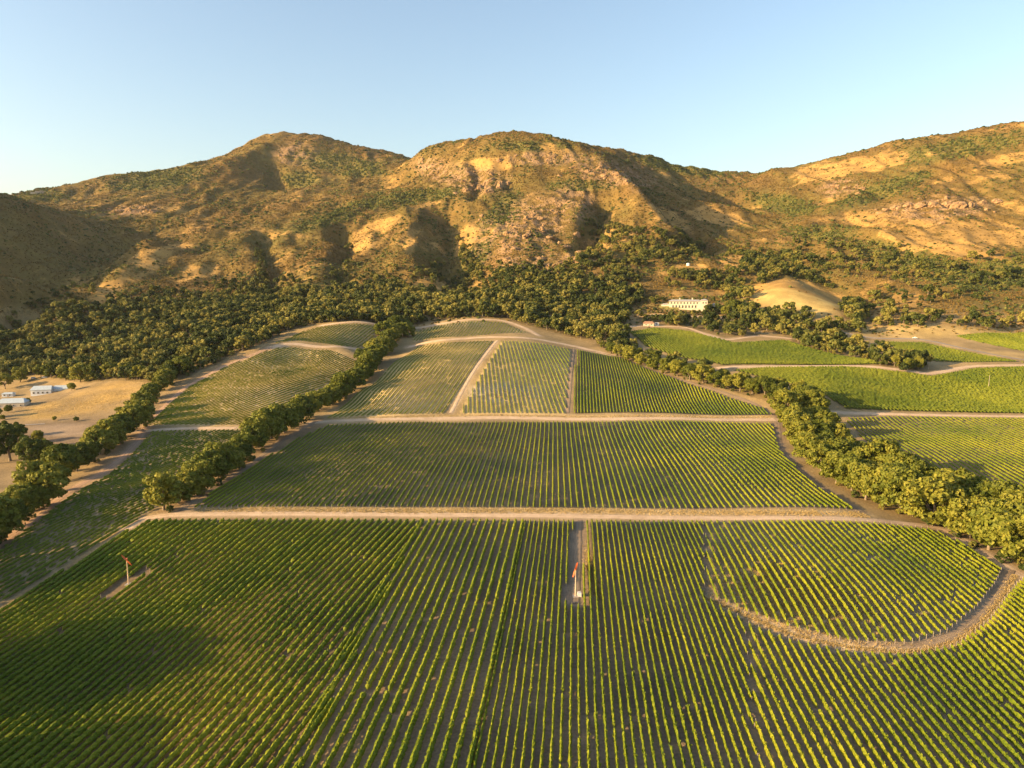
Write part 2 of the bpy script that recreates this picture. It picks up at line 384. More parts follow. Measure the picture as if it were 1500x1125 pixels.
MAT['post'] = plain('weathered_post', (0.30, 0.25, 0.20), 0.85, 2.0, 0.2)
MAT['road'] = None

def road_mat(name, c0, c1, c2):
    m, nt, b = new_mat(name)
    geo = nt.nodes.new('ShaderNodeNewGeometry'); at = N(nt, 'ShaderNodeAttribute', attribute_name='across')
    f = noise(nt, geo.outputs['Position'], 0.12, 5.0, 0.65)
    c = ramp(nt, f, [(0.3, c0), (0.5, c1), (0.72, c2)])
    # two wheel tracks, worn paler than the crown between them
    a = mth(nt, 'ABSOLUTE', at.outputs['Fac']); a = mth(nt, 'SUBTRACT', a, 0.42); a = mth(nt, 'ABSOLUTE', a)
    tr = mth(nt, 'SUBTRACT', 1.0, mth(nt, 'MULTIPLY', a, 4.5), clamp=True)
    c = mix(nt, mth(nt, 'MULTIPLY', tr, 0.4), c, tuple(min(1, v * 1.25) for v in c2))
    f2 = noise(nt, geo.outputs['Position'], 1.7, 3.0)
    c = mix(nt, 1.0, c, ramp(nt, f2, [(0.3, (0.8, 0.8, 0.8)), (0.7, (1.1, 1.1, 1.1))]), 'MULTIPLY')
    nt.links.new(c, b.inputs['Base Color']); b.inputs['Roughness'].default_value = 0.95; b.inputs['Specular IOR Level'].default_value = 0.1
    bp = N(nt, 'ShaderNodeBump', inp={'Strength': 0.5, 'Distance': 0.3}); nt.links.new(f2, bp.inputs['Height']); nt.links.new(bp.outputs[0], b.inputs['Normal'])
    return m
MAT['road'] = road_mat('dirt_road', (0.40, 0.28, 0.18), (0.50, 0.36, 0.235), (0.60, 0.44, 0.30))
MAT['red_road'] = road_mat('red_dirt_track', (0.30, 0.19, 0.12), (0.36, 0.23, 0.15), (0.42, 0.28, 0.18))
MAT['asphalt'] = road_mat('worn_asphalt', (0.20, 0.17, 0.15), (0.24, 0.21, 0.19), (0.28, 0.25, 0.23))
MAT['grey_road'] = road_mat('grey_dirt_track', (0.20, 0.145, 0.095), (0.25, 0.18, 0.12), (0.30, 0.22, 0.15))

# ------------------------------------------------------------------ fields: outline in pixels, row direction (two pixels on one row, or an azimuth), spacing
FIELDS = {
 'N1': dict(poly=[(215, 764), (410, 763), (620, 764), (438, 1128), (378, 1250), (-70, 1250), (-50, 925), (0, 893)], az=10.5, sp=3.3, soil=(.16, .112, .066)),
 'N2': dict(poly=[(612, 764), (768, 765), (696, 1128), (672, 1250), (345, 1250), (405, 1128)], az=5.1, sp=3.4, soil=(.27, .19, .125)),
 'N3': dict(poly=[(766, 765), (1030, 765), (1032, 876), (1090, 912), (1110, 1128), (1120, 1250), (668, 1250), (693, 1128)], az=5.1, sp=2.25, soil=(.27, .19, .125)),
 'N4': dict(poly=[(1033, 765), (1160, 765), (1290, 770), (1365, 778), (1420, 803), (1468, 832), (1455, 858), (1428, 892), (1388, 925), (1330, 943), (1240, 940), (1150, 918), (1090, 896), (1036, 872)], az=6.2, sp=2.8, soil=(.28, .205, .13)),
 'N5': dict(poly=[(1095, 917), (1150, 940), (1240, 958), (1330, 962), (1400, 950), (1450, 912), (1490, 858), (1500, 850), (1700, 960), (1700, 1250), (1123, 1250), (1113, 1128)], az=5.5, sp=2.6, soil=(.27, .19, .125)),
 'M': dict(poly=[(277, 745), (323, 716), (389, 673), (430, 646), (480, 624), (600, 619), (850, 619), (1132, 621), (1143, 662), (1186, 706), (1258, 748), (1000, 746), (600, 744)], az=3.4, sp=3.2, soil=(.24, .175, .105)),
 'KL': dict(poly=[(478, 613), (560, 608), (650, 606), (722, 500), (700, 500), (640, 504), (610, 509), (590, 524), (555, 555), (510, 588)], line=((640, 606), (714, 502)), sp=4.2, soil=(.47, .335, .14)),
 'KM': dict(poly=[(672, 606), (828, 606), (836, 512), (790, 503), (735, 500)], line=((765, 606), (742, 502)), sp=3.9, soil=(.47, .335, .15)),
 'KR': dict(poly=[(837, 606), (1130, 608), (1122, 600), (1004, 562), (907, 524), (845, 513)], line=((928, 606), (911, 540)), sp=2.7, soil=(.23, .17, .10)),
 'KT': dict(poly=[(606, 500), (600, 487), (640, 478), (690, 471), (738, 473), (772, 488), (720, 490), (660, 494)], line=((655, 495), (672, 477)), sp=4.0, soil=(.40, .29, .14)),
 'LU': dict(poly=[(205, 624), (345, 623), (385, 618), (432, 590), (482, 561), (530, 533), (480, 513), (430, 509), (402, 511), (330, 538), (277, 567), (246, 594), (222, 618)], line=((300, 612), (490, 546)), sp=4.0, soil=(.42, .31, .15)),
 'LT': dict(poly=[(404, 503), (440, 487), (470, 479), (552, 479), (543, 508), (500, 507), (460, 502), (430, 499)], line=((455, 500), (490, 481)), sp=3.9, soil=(.32, .24, .12)),
 'LL': dict(poly=[(-200, 1000), (-200, 930), (0, 808), (66, 757), (112, 722), (158, 698), (205, 654), (222, 633), (352, 631), (352, 642), (302, 690), (238, 738), (202, 762), (0, 888)], az=15.0, sp=3.4, soil=(.26, .20, .115)),
 'RA': dict(poly=[(922, 487), (960, 481), (1010, 486), (1075, 503), (1150, 499), (1230, 522), (1303, 534), (1100, 534), (1060, 535), (1000, 524), (946, 507)], az=-4.0, sp=3.0, soil=(.11, .10, .035)),
 'RB': dict(poly=[(1075, 543), (1130, 539), (1240, 538), (1330, 547), (1365, 552), (1425, 541), (1700, 538), (1700, 607), (1400, 604), (1290, 601), (1240, 599), (1195, 572), (1130, 556)], az=-4.0, sp=3.0, soil=(.11, .10, .035)),
 'RC': dict(poly=[(1292, 501), (1350, 502), (1420, 517), (1500, 532), (1700, 545), (1700, 534), (1420, 531), (1372, 530), (1330, 520)], az=10.0, sp=2.9, soil=(.24, .2, .09)),
 'RD': dict(poly=[(1398, 493), (1500, 487), (1640, 484), (1640, 535), (1500, 515), (1450, 505)], az=-20.0, sp=3.4, soil=(.30, .23, .11)),
 'RG': dict(poly=[(1238, 613), (1300, 610), (1500, 613), (1700, 615), (1700, 735), (1500, 722), (1425, 715), (1370, 700), (1285, 662)], az=10.7, sp=3.6, soil=(.24, .17, .09)),
 'RH': dict(poly=[(1478, 738), (1500, 736), (1700, 745), (1700, 830), (1540, 800)], az=10.7, sp=2.9, soil=(.2, .16, .11)),
}
for k, F in FIELDS.items():
    F['w'] = gps(F['poly'])
    if 'line' in F:
        a, b = gp(*F['line'][0]), gp(*F['line'][1])
        F['dir'] = math.atan2(b[0] - a[0], b[1] - a[1])
    else: F['dir'] = math.radians(F['az'])
    F['clear'] = []
WM_A, WM_B = gp(843, 874), gp(188.5, 856)
FIELDS['N3']['clear'] += [('line', gps([(848, 766), (843, 885)]), 2.6), ('line', [(WM_A[0] - 1.5, WM_A[1] - 3), (WM_A[0] - 1.5, WM_A[1] + 6)], 3.4)]
FIELDS['N1']['clear'] += [('line', gps([(162, 872), (208, 840)]), 3.2)]

# ------------------------------------------------------------------ roads and tracks: pixels, width in metres
ROADS = [
 ('road', 'road', [(185, 775), (205, 762), (240, 755), (300, 753), (600, 754), (900, 757), (1200, 759), (1300, 764), (1380, 774), (1430, 803), (1478, 832), (1540, 865), (1640, 920)], 5.5),
 ('road', 'road', [(452, 620), (500, 616), (700, 612), (900, 613.5), (1135, 614.5)], 7.5),
 ('track', 'road', [(180, 634), (260, 628), (345, 627)], 6.0),
 ('track', 'red_road', [(-120, 880), (0, 797), (60, 752), (105, 717), (150, 692), (198, 650), (216, 622), (245, 592), (275, 566), (330, 536), (400, 509)], 5.0),
 ('track', 'road', [(397, 509), (430, 503.5), (480, 508), (540, 514)], 9.0),
 ('track', 'road', [(598, 508), (620, 503), (650, 498), (700, 494.5), (750, 494), (800, 499), (845, 508), (900, 521)], 9.0),
 ('track', 'road', [(600, 481), (645, 474.5), (690, 468), (738, 470), (770, 481), (790, 492)], 6.0),
 ('track', 'road', [(470, 477), (552, 475)], 7.0),
 ('track', 'grey_road', [(1138, 618), (1146, 662), (1188, 704), (1262, 750)], 5.0),
 ('track', 'grey_road', [(845, 510), (905, 523), (1000, 557), (1100, 589), (1138, 612)], 3.4),
 ('track', 'grey_road', [(464, 617), (417, 643), (354, 688), (297, 722), (264, 748)], 4.0),
 ('track', 'road', [(1205, 603), (1300, 606.5), (1500, 610), (1700, 612)], 6.0),
 ('track', 'road', [(1050, 539), (1100, 537), (1240, 536), (1330, 543), (1362, 547), (1420, 537), (1500, 535), (1700, 536)], 7.0),
 ('road', 'asphalt', [(1205, 478), (1240, 488), (1280, 495), (1350, 497.5), (1420, 512), (1500, 527), (1700, 560)], 5.0),
 ('track', 'road', [(1420, 719), (1460, 728), (1500, 730), (1700, 738)], 6.0),
 ('track', 'grey_road', [(848, 762), (846, 820), (843, 884)], 3.4),
 ('track', 'road', [(660, 605), (690, 550), (728, 499)], 3.0),
 ('track', 'grey_road', [(832, 605), (836, 560), (841, 512)], 2.6),
 ('track', 'grey_road', [(912, 488), (935, 508), (955, 522)], 5.0),
 ('track', 'road', [(905, 482), (930, 478), (975, 478), (1010, 481), (1060, 497), (1110, 492), (1160, 496)], 5.0),
 ('track', 'road', [(955, 461), (1000, 463.5), (1050, 464), (1070, 470)], 4.0),
 ('track', 'grey_road', [(1484, 836), (1466, 868), (1435, 905), (1395, 935), (1340, 952)], 2.2),
]
for i, R in enumerate(ROADS): ROADS[i] = R + (gps(R[2]),)
LOOP = gps([(1030, 874), (1060, 888), (1100, 905), (1150, 926), (1200, 940), (1260, 950), (1320, 955), (1370, 948), (1408, 934), (1440, 908), (1465, 876), (1487, 842)])
VERGE = [gps([(290, 747), (600, 748.5), (900, 749), (1200, 752), (1270, 754)]), gps([(480, 613), (560, 611), (700, 608.5), (900, 610), (1130, 611)]), LOOP]

# ------------------------------------------------------------------ ground colours (what grows or lies there, plus some painted shade), per vertex
PXY = to_pix(TX.ravel(), TY.ravel(), TZ.ravel())
VX, VY, VZ = TX.ravel(), TY.ravel(), TZ.ravel()
RR = RG.ravel()
front = (VY > 60) & (np.abs(AZ.ravel()) < math.radians(60))
col = np.zeros((len(VX), 3)); gap = np.zeros((len(VX), 3))
n1 = perlin(VX / 90, VY / 90, 20); n2 = perlin(VX / 25, VY / 25, 21)
grass = np.array([.34, .205, .064]); tan = np.array([.29, .205, .10])
valley = tan[None] * (1 + 0.15 * n1[:, None] + 0.1 * n2[:, None])
hillw = (sstep(900, 1150, np.hypot(VX * .8, VY)) * sstep(35, 90, VZ))[:, None]
brown = np.array([.165, .099, .031]); olive = np.array([.12, .104, .028])
GREEN = [(230, 262, 90, 16, -5), (590, 292, 90, 12, -8), (480, 322, 70, 10, -18), (700, 370, 18, 60, 25), (730, 320, 20, 50, 40), (850, 272, 55, 9, 0), (1150, 300, 50, 14, 10), (1290, 280, 90, 12, -20), (1420, 215, 110, 16, -12), (500, 240, 70, 16, 10), (1000, 245, 80, 10, 10), (60, 285, 40, 10, 0), (440, 262, 30, 12, 0), (790, 215, 60, 9, 0), (1150, 392, 60, 12, 10), (1450, 405, 80, 25, 0), (1330, 375, 80, 20, 10), (1200, 340, 60, 12, 0)]
GOLD = [(240, 368, 45, 9, -10), (205, 396, 45, 15, -25), (160, 425, 36, 18, -35), (275, 400, 30, 14, -20), (900, 350, 45, 14, -8), (1170, 435, 75, 28, 5), (1075, 385, 22, 14, 0), (1000, 395, 45, 9, -5), (640, 415, 30, 12, 0), (1260, 240, 90, 14, -12), (1330, 232, 60, 9, -12), (1480, 232, 60, 9, -10), (1400, 345, 120, 34, 0), (1280, 320, 60, 14, 0), (1210, 250, 60, 14, -10), (530, 350, 20, 25, 10), (600, 360, 10, 20, 0), (800, 215, 45, 8, 5), (700, 345, 40, 25, -30), (1370, 470, 80, 10, -2), (1250, 465, 20, 8, 0), (1010, 430, 55, 6, 0), (980, 320, 40, 12, 30), (1060, 320, 50, 12, 10), (560, 330, 40, 10, -20), (300, 395, 30, 12, 0), (620, 300, 30, 6, -10), (710, 240, 40, 9, 0), (1330, 440, 30, 12, 0)]
gm = blob(PXY[0], PXY[1], GREEN); go = blob(PXY[0], PXY[1], GOLD); rk = blob(PXY[0], PXY[1], ROCKS) * (VY > 1200)
ch = 0.90 + 0.42 * perlin(VX / 150, VY / 150, 30) + 0.35 * perlin(VX / 45, VY / 45, 31) + 0.22 * perlin(VX / 18, VY / 18, 32)
ch = ch - 0.04 * (PXY[0] > 1100) - 0.62 * go + 0.35 * gm
ch = np.clip(ch, 0.30, 0.97) * (1 - 0.45 * blob(PXY[0], PXY[1], [(1170, 437, 75, 27, 6)]))
og = np.clip(0.35 + 0.5 * perlin(VX / 220, VY / 220, 33) + 0.3 * perlin(VX / 60, VY / 60, 34) + 0.6 * gm, 0, 1)[:, None]
hcol = brown * (1 - og) + olive * og
gold = grass[None] * (1 + 0.15 * n2[:, None])
col = valley * (1 - hillw) + hcol * hillw
gap = valley * (1 - hillw) + gold * hillw
chap = ch * hillw[:, 0]
rock = rk * hillw[:, 0]
near = (RR < 1150) & front
ni = np.nonzero(near)[0]
nx, ny = VX[ni], VY[ni]
def paint(mask, c, amt=None):
    w = (np.asarray(mask, float) if amt is None else amt)[:, None]
    w = np.clip(w, 0, 1)
    col[ni] = col[ni] * (1 - w) + np.asarray(c) * w; gap[ni] = gap[ni] * (1 - w) + np.asarray(c) * w
# meadow by the houses, golden, its shaded part painted darker; forest floor, dark litter
paint(None, (.25, .18, .10), 0.85 * blob(PXY[0][ni], PXY[1][ni], [(60, 640, 200, 70, -20)]))  # browner ground below the houses, with poplar shade mixed into the colour
paint(None, (.40, .26, .09), np.clip(0.75 + 0.8 * n2[ni], 0.2, 1) * blob(PXY[0][ni], PXY[1][ni], [(150, 583, 70, 20, -14), (80, 600, 60, 13, -10)]))
paint(None, (.17, .12, .08), 0.9 * blob(PXY[0][ni], PXY[1][ni], [(70, 640, 120, 22, -8)]))  # poplar shadows on the lower meadow, painted as darker ground
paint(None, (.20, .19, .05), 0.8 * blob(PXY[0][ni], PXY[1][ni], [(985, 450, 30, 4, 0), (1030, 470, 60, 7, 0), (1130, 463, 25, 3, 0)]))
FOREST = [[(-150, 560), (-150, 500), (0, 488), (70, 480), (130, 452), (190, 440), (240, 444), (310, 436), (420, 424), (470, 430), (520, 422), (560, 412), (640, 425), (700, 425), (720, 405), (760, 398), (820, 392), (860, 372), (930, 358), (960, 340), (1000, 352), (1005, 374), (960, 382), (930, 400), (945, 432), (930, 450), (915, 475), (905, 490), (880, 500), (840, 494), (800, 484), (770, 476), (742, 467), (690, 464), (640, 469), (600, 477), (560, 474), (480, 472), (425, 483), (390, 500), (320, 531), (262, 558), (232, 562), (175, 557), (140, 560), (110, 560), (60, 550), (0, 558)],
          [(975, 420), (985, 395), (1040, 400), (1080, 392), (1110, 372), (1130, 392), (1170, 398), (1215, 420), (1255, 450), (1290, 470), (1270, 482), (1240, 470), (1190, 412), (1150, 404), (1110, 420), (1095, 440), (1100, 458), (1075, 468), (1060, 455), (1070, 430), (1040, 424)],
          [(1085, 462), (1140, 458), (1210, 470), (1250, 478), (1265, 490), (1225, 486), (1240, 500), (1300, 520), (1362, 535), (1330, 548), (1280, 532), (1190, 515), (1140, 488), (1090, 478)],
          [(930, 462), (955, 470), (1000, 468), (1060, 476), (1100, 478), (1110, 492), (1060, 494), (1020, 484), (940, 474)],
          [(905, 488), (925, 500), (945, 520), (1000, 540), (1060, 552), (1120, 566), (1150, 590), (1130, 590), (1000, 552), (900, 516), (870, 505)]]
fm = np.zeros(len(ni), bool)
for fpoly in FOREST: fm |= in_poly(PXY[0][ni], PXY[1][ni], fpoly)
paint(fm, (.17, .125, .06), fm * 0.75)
paint(in_poly(nx, ny, gps([(215, 764), (600, 764), (1000, 765), (1280, 772), (1470, 830), (1700, 960), (1700, 1250), (-70, 1250), (-50, 925), (0, 893)])), (.26, .185, .12))
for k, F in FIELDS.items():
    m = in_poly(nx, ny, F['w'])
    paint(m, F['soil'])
# pale patches on the knoll and the upper fields, straw between the rows of the loop
def patch(px, py, rx, ry, c, a):
    paint(None, c, a * blob(PXY[0][ni], PXY[1][ni], [(px, py, rx, ry, 0)]) * (0.75 + 0.5 * n2[ni]))
patch(740, 575, 60, 16, (.47, .39, .29), 0.9); patch(620, 570, 60, 28, (.42, .31, .16), 0.8); patch(600, 590, 50, 14, (.42, .34, .23), 0.6); patch(410, 530, 50, 14, (.44, .34, .2), 0.8)
patch(380, 585, 90, 20, (.38, .30, .2), 0.6); patch(480, 560, 30, 25, (.42, .32, .17), 0.7); patch(680, 475, 40, 6, (.42, .33, .2), 0.5)
patch(1170, 868, 120, 60, (.44, .32, .18), 0.9); patch(1250, 615, 10, 8, (.3, .22, .14), 0.5); patch(700, 640, 90, 22, (.26, .19, .115), 0.7); patch(870, 845, 10, 45, (.33, .22, .11), 0.8)
patch(1360, 486, 130, 9, (.46, .32, .12), 0.9); patch(1470, 520, 60, 5, (.42, .30, .13), 0.8); patch(1175, 438, 80, 30, (.50, .36, .13), 0.95); patch(1400, 625, 90, 16, (.33, .25, .13), 0.5); patch(100, 630, 60, 10, (.28, .21, .15), 0.9); patch(600, 700, 200, 30, (.22, .165, .105), 0.5)
for v in VERGE[:2]: paint(None, (.46, .33, .17), 1 - sstep(2.5, 6.5, line_dist(nx, ny, v)))
paint(None, (.56, .41, .23), 1 - sstep(0.7, 2.2, line_dist(nx, ny, LOOP)))
for q_ in (3, 10): paint(None, (.25, .17, .095), 0.85 * (1 - sstep(6, 16, line_dist(nx, ny, ROADS[q_][4]))) * ~np.any([in_poly(nx, ny, F['w']) for F in FIELDS.values()], axis=0))  # track margins darkened: brown soil plus painted shade of the tree lines
for kind, mt, px, w, pts in ROADS:
    c = {'road': (.40, .29, .19), 'red_road': (.36, .24, .15), 'asphalt': (.40, .29, .17), 'grey_road': (.25, .18, .12)}[mt]
    paint(None, c, 0.8 * (1 - sstep(w * 0.45, w * 0.5 + 3, line_dist(nx, ny, pts))))

def set_attr(me, name, arr, dt='FLOAT'):
    if dt == 'FLOAT_COLOR':
        a = me.attributes.new(name, dt, 'POINT'); a.data.foreach_set('color', np.concatenate([arr, np.ones((len(arr), 1))], 1).astype(np.float32).ravel())
    else:
        a = me.attributes.new(name, dt, 'POINT'); a.data.foreach_set('value', np.asarray(arr, np.float32).ravel())
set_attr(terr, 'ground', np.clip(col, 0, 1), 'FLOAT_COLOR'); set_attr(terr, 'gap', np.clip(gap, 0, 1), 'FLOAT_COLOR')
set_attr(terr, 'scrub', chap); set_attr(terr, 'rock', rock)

def terrain_mat():
    m, nt, b = new_mat('land')
    geo = nt.nodes.new('ShaderNodeNewGeometry'); P = geo.outputs['Position']
    ga = N(nt, 'ShaderNodeAttribute', attribute_name='ground'); gb = N(nt, 'ShaderNodeAttribute', attribute_name='gap')
    cs = N(nt, 'ShaderNodeAttribute', attribute_name='scrub'); cr = N(nt, 'ShaderNodeAttribute', attribute_name='rock')
    nA = noise(nt, P, 0.17, 4.0, 0.7)
    nB = noise(nt, P, 1.0, 2.0, 0.6)
    nC = noise(nt, P, 0.035, 3.0, 0.65)
    # scrub cover: patches thresholded by the cover at that place
    t = mth(nt, 'SUBTRACT', cs.outputs['Fac'], nA); t = mth(nt, 'MULTIPLY_ADD', t, 4.0); t.node.inputs[2].default_value = 0.35; t.node.use_clamp = True
    c = mix(nt, t, gb.outputs['Color'], ga.outputs['Color'])
    c = mix(nt, 1.0, c, ramp(nt, nB, [(0.25, (0.72, 0.72, 0.72)), (0.75, (1.28, 1.28, 1.28))]), 'MULTIPLY')
    c = mix(nt, 1.0, c, ramp(nt, nC, [(0.3, (0.74, 0.75, 0.76)), (0.7, (1.24, 1.22, 1.18))]), 'MULTIPLY')
    vr = N(nt, 'ShaderNodeTexVoronoi', feature='DISTANCE_TO_EDGE', inp={'Scale': 0.14}); nt.links.new(P, vr.inputs['Vector'])
    rc = ramp(nt, nA, [(0.3, (0.15, 0.09, 0.048)), (0.5, (0.27, 0.17, 0.09)), (0.7, (0.37, 0.24, 0.125))])
    rf = mth(nt, 'MULTIPLY', cr.outputs['Fac'], ramp(nt, nC, [(0.42, (0, 0, 0)), (0.56, (1, 1, 1))]))
    c = mix(nt, rf, c, rc)
    nt.links.new(c, b.inputs['Base Color']); b.inputs['Roughness'].default_value = 0.95; b.inputs['Specular IOR Level'].default_value = 0.1
    hgt = mth(nt, 'MULTIPLY', t, mth(nt, 'GREATER_THAN', cs.outputs['Fac'], 0.01)); hgt = mth(nt, 'ADD', mth(nt, 'MULTIPLY', hgt, 1.6), mth(nt, 'MULTIPLY', nB, 0.35))
    hr = mth(nt, 'MULTIPLY', mth(nt, 'MINIMUM', vr.outputs['Distance'], 0.25), 9.0); hr = mth(nt, 'ADD', hr, mth(nt, 'MULTIPLY', nA, 9.0))
    hgt = mth(nt, 'ADD', hgt, mth(nt, 'MULTIPLY', hr, rf))
    bp = N(nt, 'ShaderNodeBump', inp={'Strength': 0.55, 'Distance': 1.0}); nt.links.new(hgt, bp.inputs['Height']); nt.links.new(bp.outputs[0], b.inputs['Normal'])
    return m
MAT['land'] = terrain_mat()
terr.materials.append(MAT['land'])
def add(name, me, mat=None, parent=None, loc=None, rot=None, **props):
    o = bpy.data.objects.new(name, me)
    if mat is not None and me is not None and len(me.materials) == 0: me.materials.append(mat)
    COL.objects.link(o)
    if parent is not None: o.parent = parent
    if loc is not None: o.location = loc
    if rot is not None: o.rotation_euler = rot
    for k, v in props.items(): o[k] = v
    return o
add('terrain', terr, kind='structure')

# ------------------------------------------------------------------ roads
def resample(pts, step):
    pts = np.asarray(pts, float)
    # smooth corners with Catmull-Rom
    P = np.vstack([2 * pts[0] - pts[1], pts, 2 * pts[-1] - pts[-2]])
    out = []
    for i in range(1, len(P) - 2):
        n = max(2, int(np.hypot(*(P[i + 1] - P[i])) / step))
        for t in np.arange(n) / n:
            out.append(0.5 * ((2 * P[i]) + (-P[i - 1] + P[i + 1]) * t + (2 * P[i - 1] - 5 * P[i] + 4 * P[i + 1] - P[i + 2]) * t * t + (-P[i - 1] + 3 * P[i] - 3 * P[i + 1] + P[i + 2]) * t ** 3))
    out.append(pts[-1])
    return np.array(out)
def ribbon(name, pts, width, mat, lift, nacross=7, kind='structure'):
    c = resample(pts, 2.5)
    tg = np.gradient(c, axis=0); tg /= np.linalg.norm(tg, axis=1)[:, None] + 1e-9
    nm = np.stack([-tg[:, 1], tg[:, 0]], 1)
    s = np.linspace(-1, 1, nacross)
    wl = width / 2 * (1 + 0.16 * perlin(np.arange(len(c)) / 5.0, np.zeros(len(c)) + width, 40))
    wr = width / 2 * (1 + 0.16 * perlin(np.arange(len(c)) / 5.0, np.zeros(len(c)) + width + 9, 41))
    w = np.where(s[None] < 0, wl[:, None], wr[:, None])
    x = c[:, 0:1] + nm[:, 0:1] * s[None] * w; y = c[:, 1:2] + nm[:, 1:2] * s[None] * w
    z = hz(x, y) + lift
    z[:, 0] -= lift * 0.8; z[:, -1] -= lift * 0.8
    n, k = x.shape
    id_ = np.arange(n * k).reshape(n, k)
    q = np.stack([id_[:-1, :-1].ravel(), id_[:-1, 1:].ravel(), id_[1:, 1:].ravel(), id_[1:, :-1].ravel()], 1)
    me = mk_mesh(name, np.stack([x.ravel(), y.ravel(), z.ravel()], 1), q[:, ::-1], smooth=True)
    set_attr(me, 'across', np.tile(s, n))
    return add(name, me, mat, kind=kind)
for i, (kind, mt, px, w, pts) in enumerate(ROADS):
    ribbon('dirt_road' if mt != 'asphalt' else 'paved_road', pts, w, MAT[mt], 0.10 + 0.006 * i)
# ------------------------------------------------------------------ vine rows
def clip_rows(F):
    """straight rows laid across the field outline; returns a list of (start, end) in world metres, ordered left to right"""
    a = F['dir']; d = np.array([math.sin(a), math.cos(a)]); nrm = np.array([math.cos(a), -math.sin(a)])
    W = np.array(F['w']); o = W @ nrm; out = []
    offs = np.arange(math.floor(o.min() / F['sp']) + 1, math.ceil(o.max() / F['sp'])) * F['sp']
    for k in offs:
        ts = []
        for i in range(len(W)):
            p, q = W[i], W[(i + 1) % len(W)]
            a0, a1 = p @ nrm - k, q @ nrm - k
            if (a0 > 0) != (a1 > 0):
                r = p + (q - p) * a0 / (a0 - a1); ts.append(r @ d)
        ts.sort()
        for t0, t1 in zip(ts[::2], ts[1::2]):
            cuts = [(t0, t1)]
            for kind, pts, rad in F['clear']:
                new = []
                for u0, u1 in cuts:
                    tt = np.arange(u0, u1, 0.8); P = nrm[None] * k + d[None] * tt[:, None]
                    if len(tt) < 2: continue
                    ok = line_dist(P[:, 0], P[:, 1], pts) > rad
                    e = np.diff(np.concatenate([[0], ok.astype(int), [0]]))
                    for s_, e_ in zip(np.nonzero(e == 1)[0], np.nonzero(e == -1)[0]):
                        if e_ - s_ > 5: new.append((tt[s_], tt[e_ - 1]))
                cuts = new
            for u0, u1 in cuts:
                if u1 - u0 > 4: out.append((nrm * k + d * u0, nrm * k + d * u1))
    return out

def row_geo(p, q, ds, w, h, shoots, gapp, seed, vine_step=1.7, wild=0.0):
    """one trained row: a hedge of leaves whose width and height change from vine to vine, with loose shoots standing out of it"""
    L = np.hypot(*(q - p)); n = max(3, int(L / ds) + 1)
    t = np.linspace(0, L, n); d = (q - p) / L; nr = np.array([d[1], -d[0]])
    r = np.random.default_rng(seed)
    wob = 0.12 * perlin(t / 9.0, np.full(n, seed * 1.37), 50)
    cx = p[0] + d[0] * t + nr[0] * wob; cy = p[1] + d[1] * t + nr[1] * wob
    g = hz(cx, cy)
    vig = 1 + 0.25 * perlin(cx / 40, cy / 40, 51) + 0.12 * perlin(cx / 9, cy / 9, 52)
    nv = int(L / vine_step) + 2
    vv = r.uniform(0.88 - wild, 1.12 + wild, nv); dead = r.random(nv) < gapp * np.clip(1.6 - vig[np.minimum((np.arange(nv) * vine_step / ds).astype(int), n - 1)], 0.2, 2) * 1.6
    vv[dead] = 0.0
    vv[0] = vv[-1] = 0.8
    vi = np.minimum((t / vine_step).astype(int), nv - 1)
    m = vv[vi] * np.clip(vig, 0.55, 1.35)
    alive = m > 0.01
    jw = r.uniform(0.7, 1.3, (n, 5)); jh = r.uniform(0.85, 1.15, (n, 5))
    sx = np.array([-1.0, -0.85, 0.0, 0.85, 1.0]); sz = np.array([0.36, 0.78, 1.0, 0.78, 0.36])
    ex = np.ones(n); ex[0] = ex[-1] = 0.35
    ox = sx[None] * jw * (w * m * ex)[:, None]; oz = sz[None] * jh * (h * np.where(alive, 0.65 + 0.35 * m, 0))[:, None]
    ox[:, 2] += r.uniform(-0.12, 0.12, n)
    oz[~alive] = np.array([.55, .62, .7, .62, .55])[None]; ox[~alive] = np.array([-.05, -.04, 0, .04, .05])[None]
    x = cx[:, None] + nr[0] * ox; y = cy[:, None] + nr[1] * ox; z = g[:, None] + oz
    V = np.stack([x.ravel(), y.ravel(), z.ravel()], 1)
    i0 = np.arange(n - 1)[:, None] * 5 + np.arange(4)[None]
    i0 = i0.ravel()
    Q = np.stack([i0, i0 + 5, i0 + 6, i0 + 1], 1)
    ns = int(L * shoots)
    if ns:
        st = r.uniform(0, L, ns); k = np.minimum((st / L * (n - 1)).astype(int), n - 1); ok = alive[k]; st = st[ok]; k = k[ok]; ns = len(k)
        side = r.uniform(-1, 1, ns); bx = p[0] + d[0] * st + nr[0] * side * w * 0.8 * m[k]; by = p[1] + d[1] * st + nr[1] * side * w * 0.8 * m[k]
        bz = g[k] + h * (0.55 + 0.35 * (1 - np.abs(side)) * m[k]) * r.uniform(0.75, 1.05, ns)
        up = r.uniform(0.25, 0.75, ns) * h * 0.55; lean = side * r.uniform(0.1, 0.5, ns); al = r.uniform(-0.3, 0.3, ns)
        a = r.uniform(0, 2 * math.pi, ns); ww = r.uniform(0.12, 0.26, ns)
        b = np.stack([bx, by, bz], 1); tip = b + np.stack([nr[0] * lean + d[0] * al, nr[1] * lean + d[1] * al, up], 1)
        s = np.stack([np.cos(a) * ww, np.sin(a) * ww, 0 * a], 1)
        SV = np.stack([b - s, b + s, tip + s * 0.6, tip - s * 0.6], 1).reshape(-1, 3)
        o = len(V); V = np.vstack([V, SV]); Q = np.vstack([Q, o + np.arange(ns * 4).reshape(-1, 4)])
    return V, Q

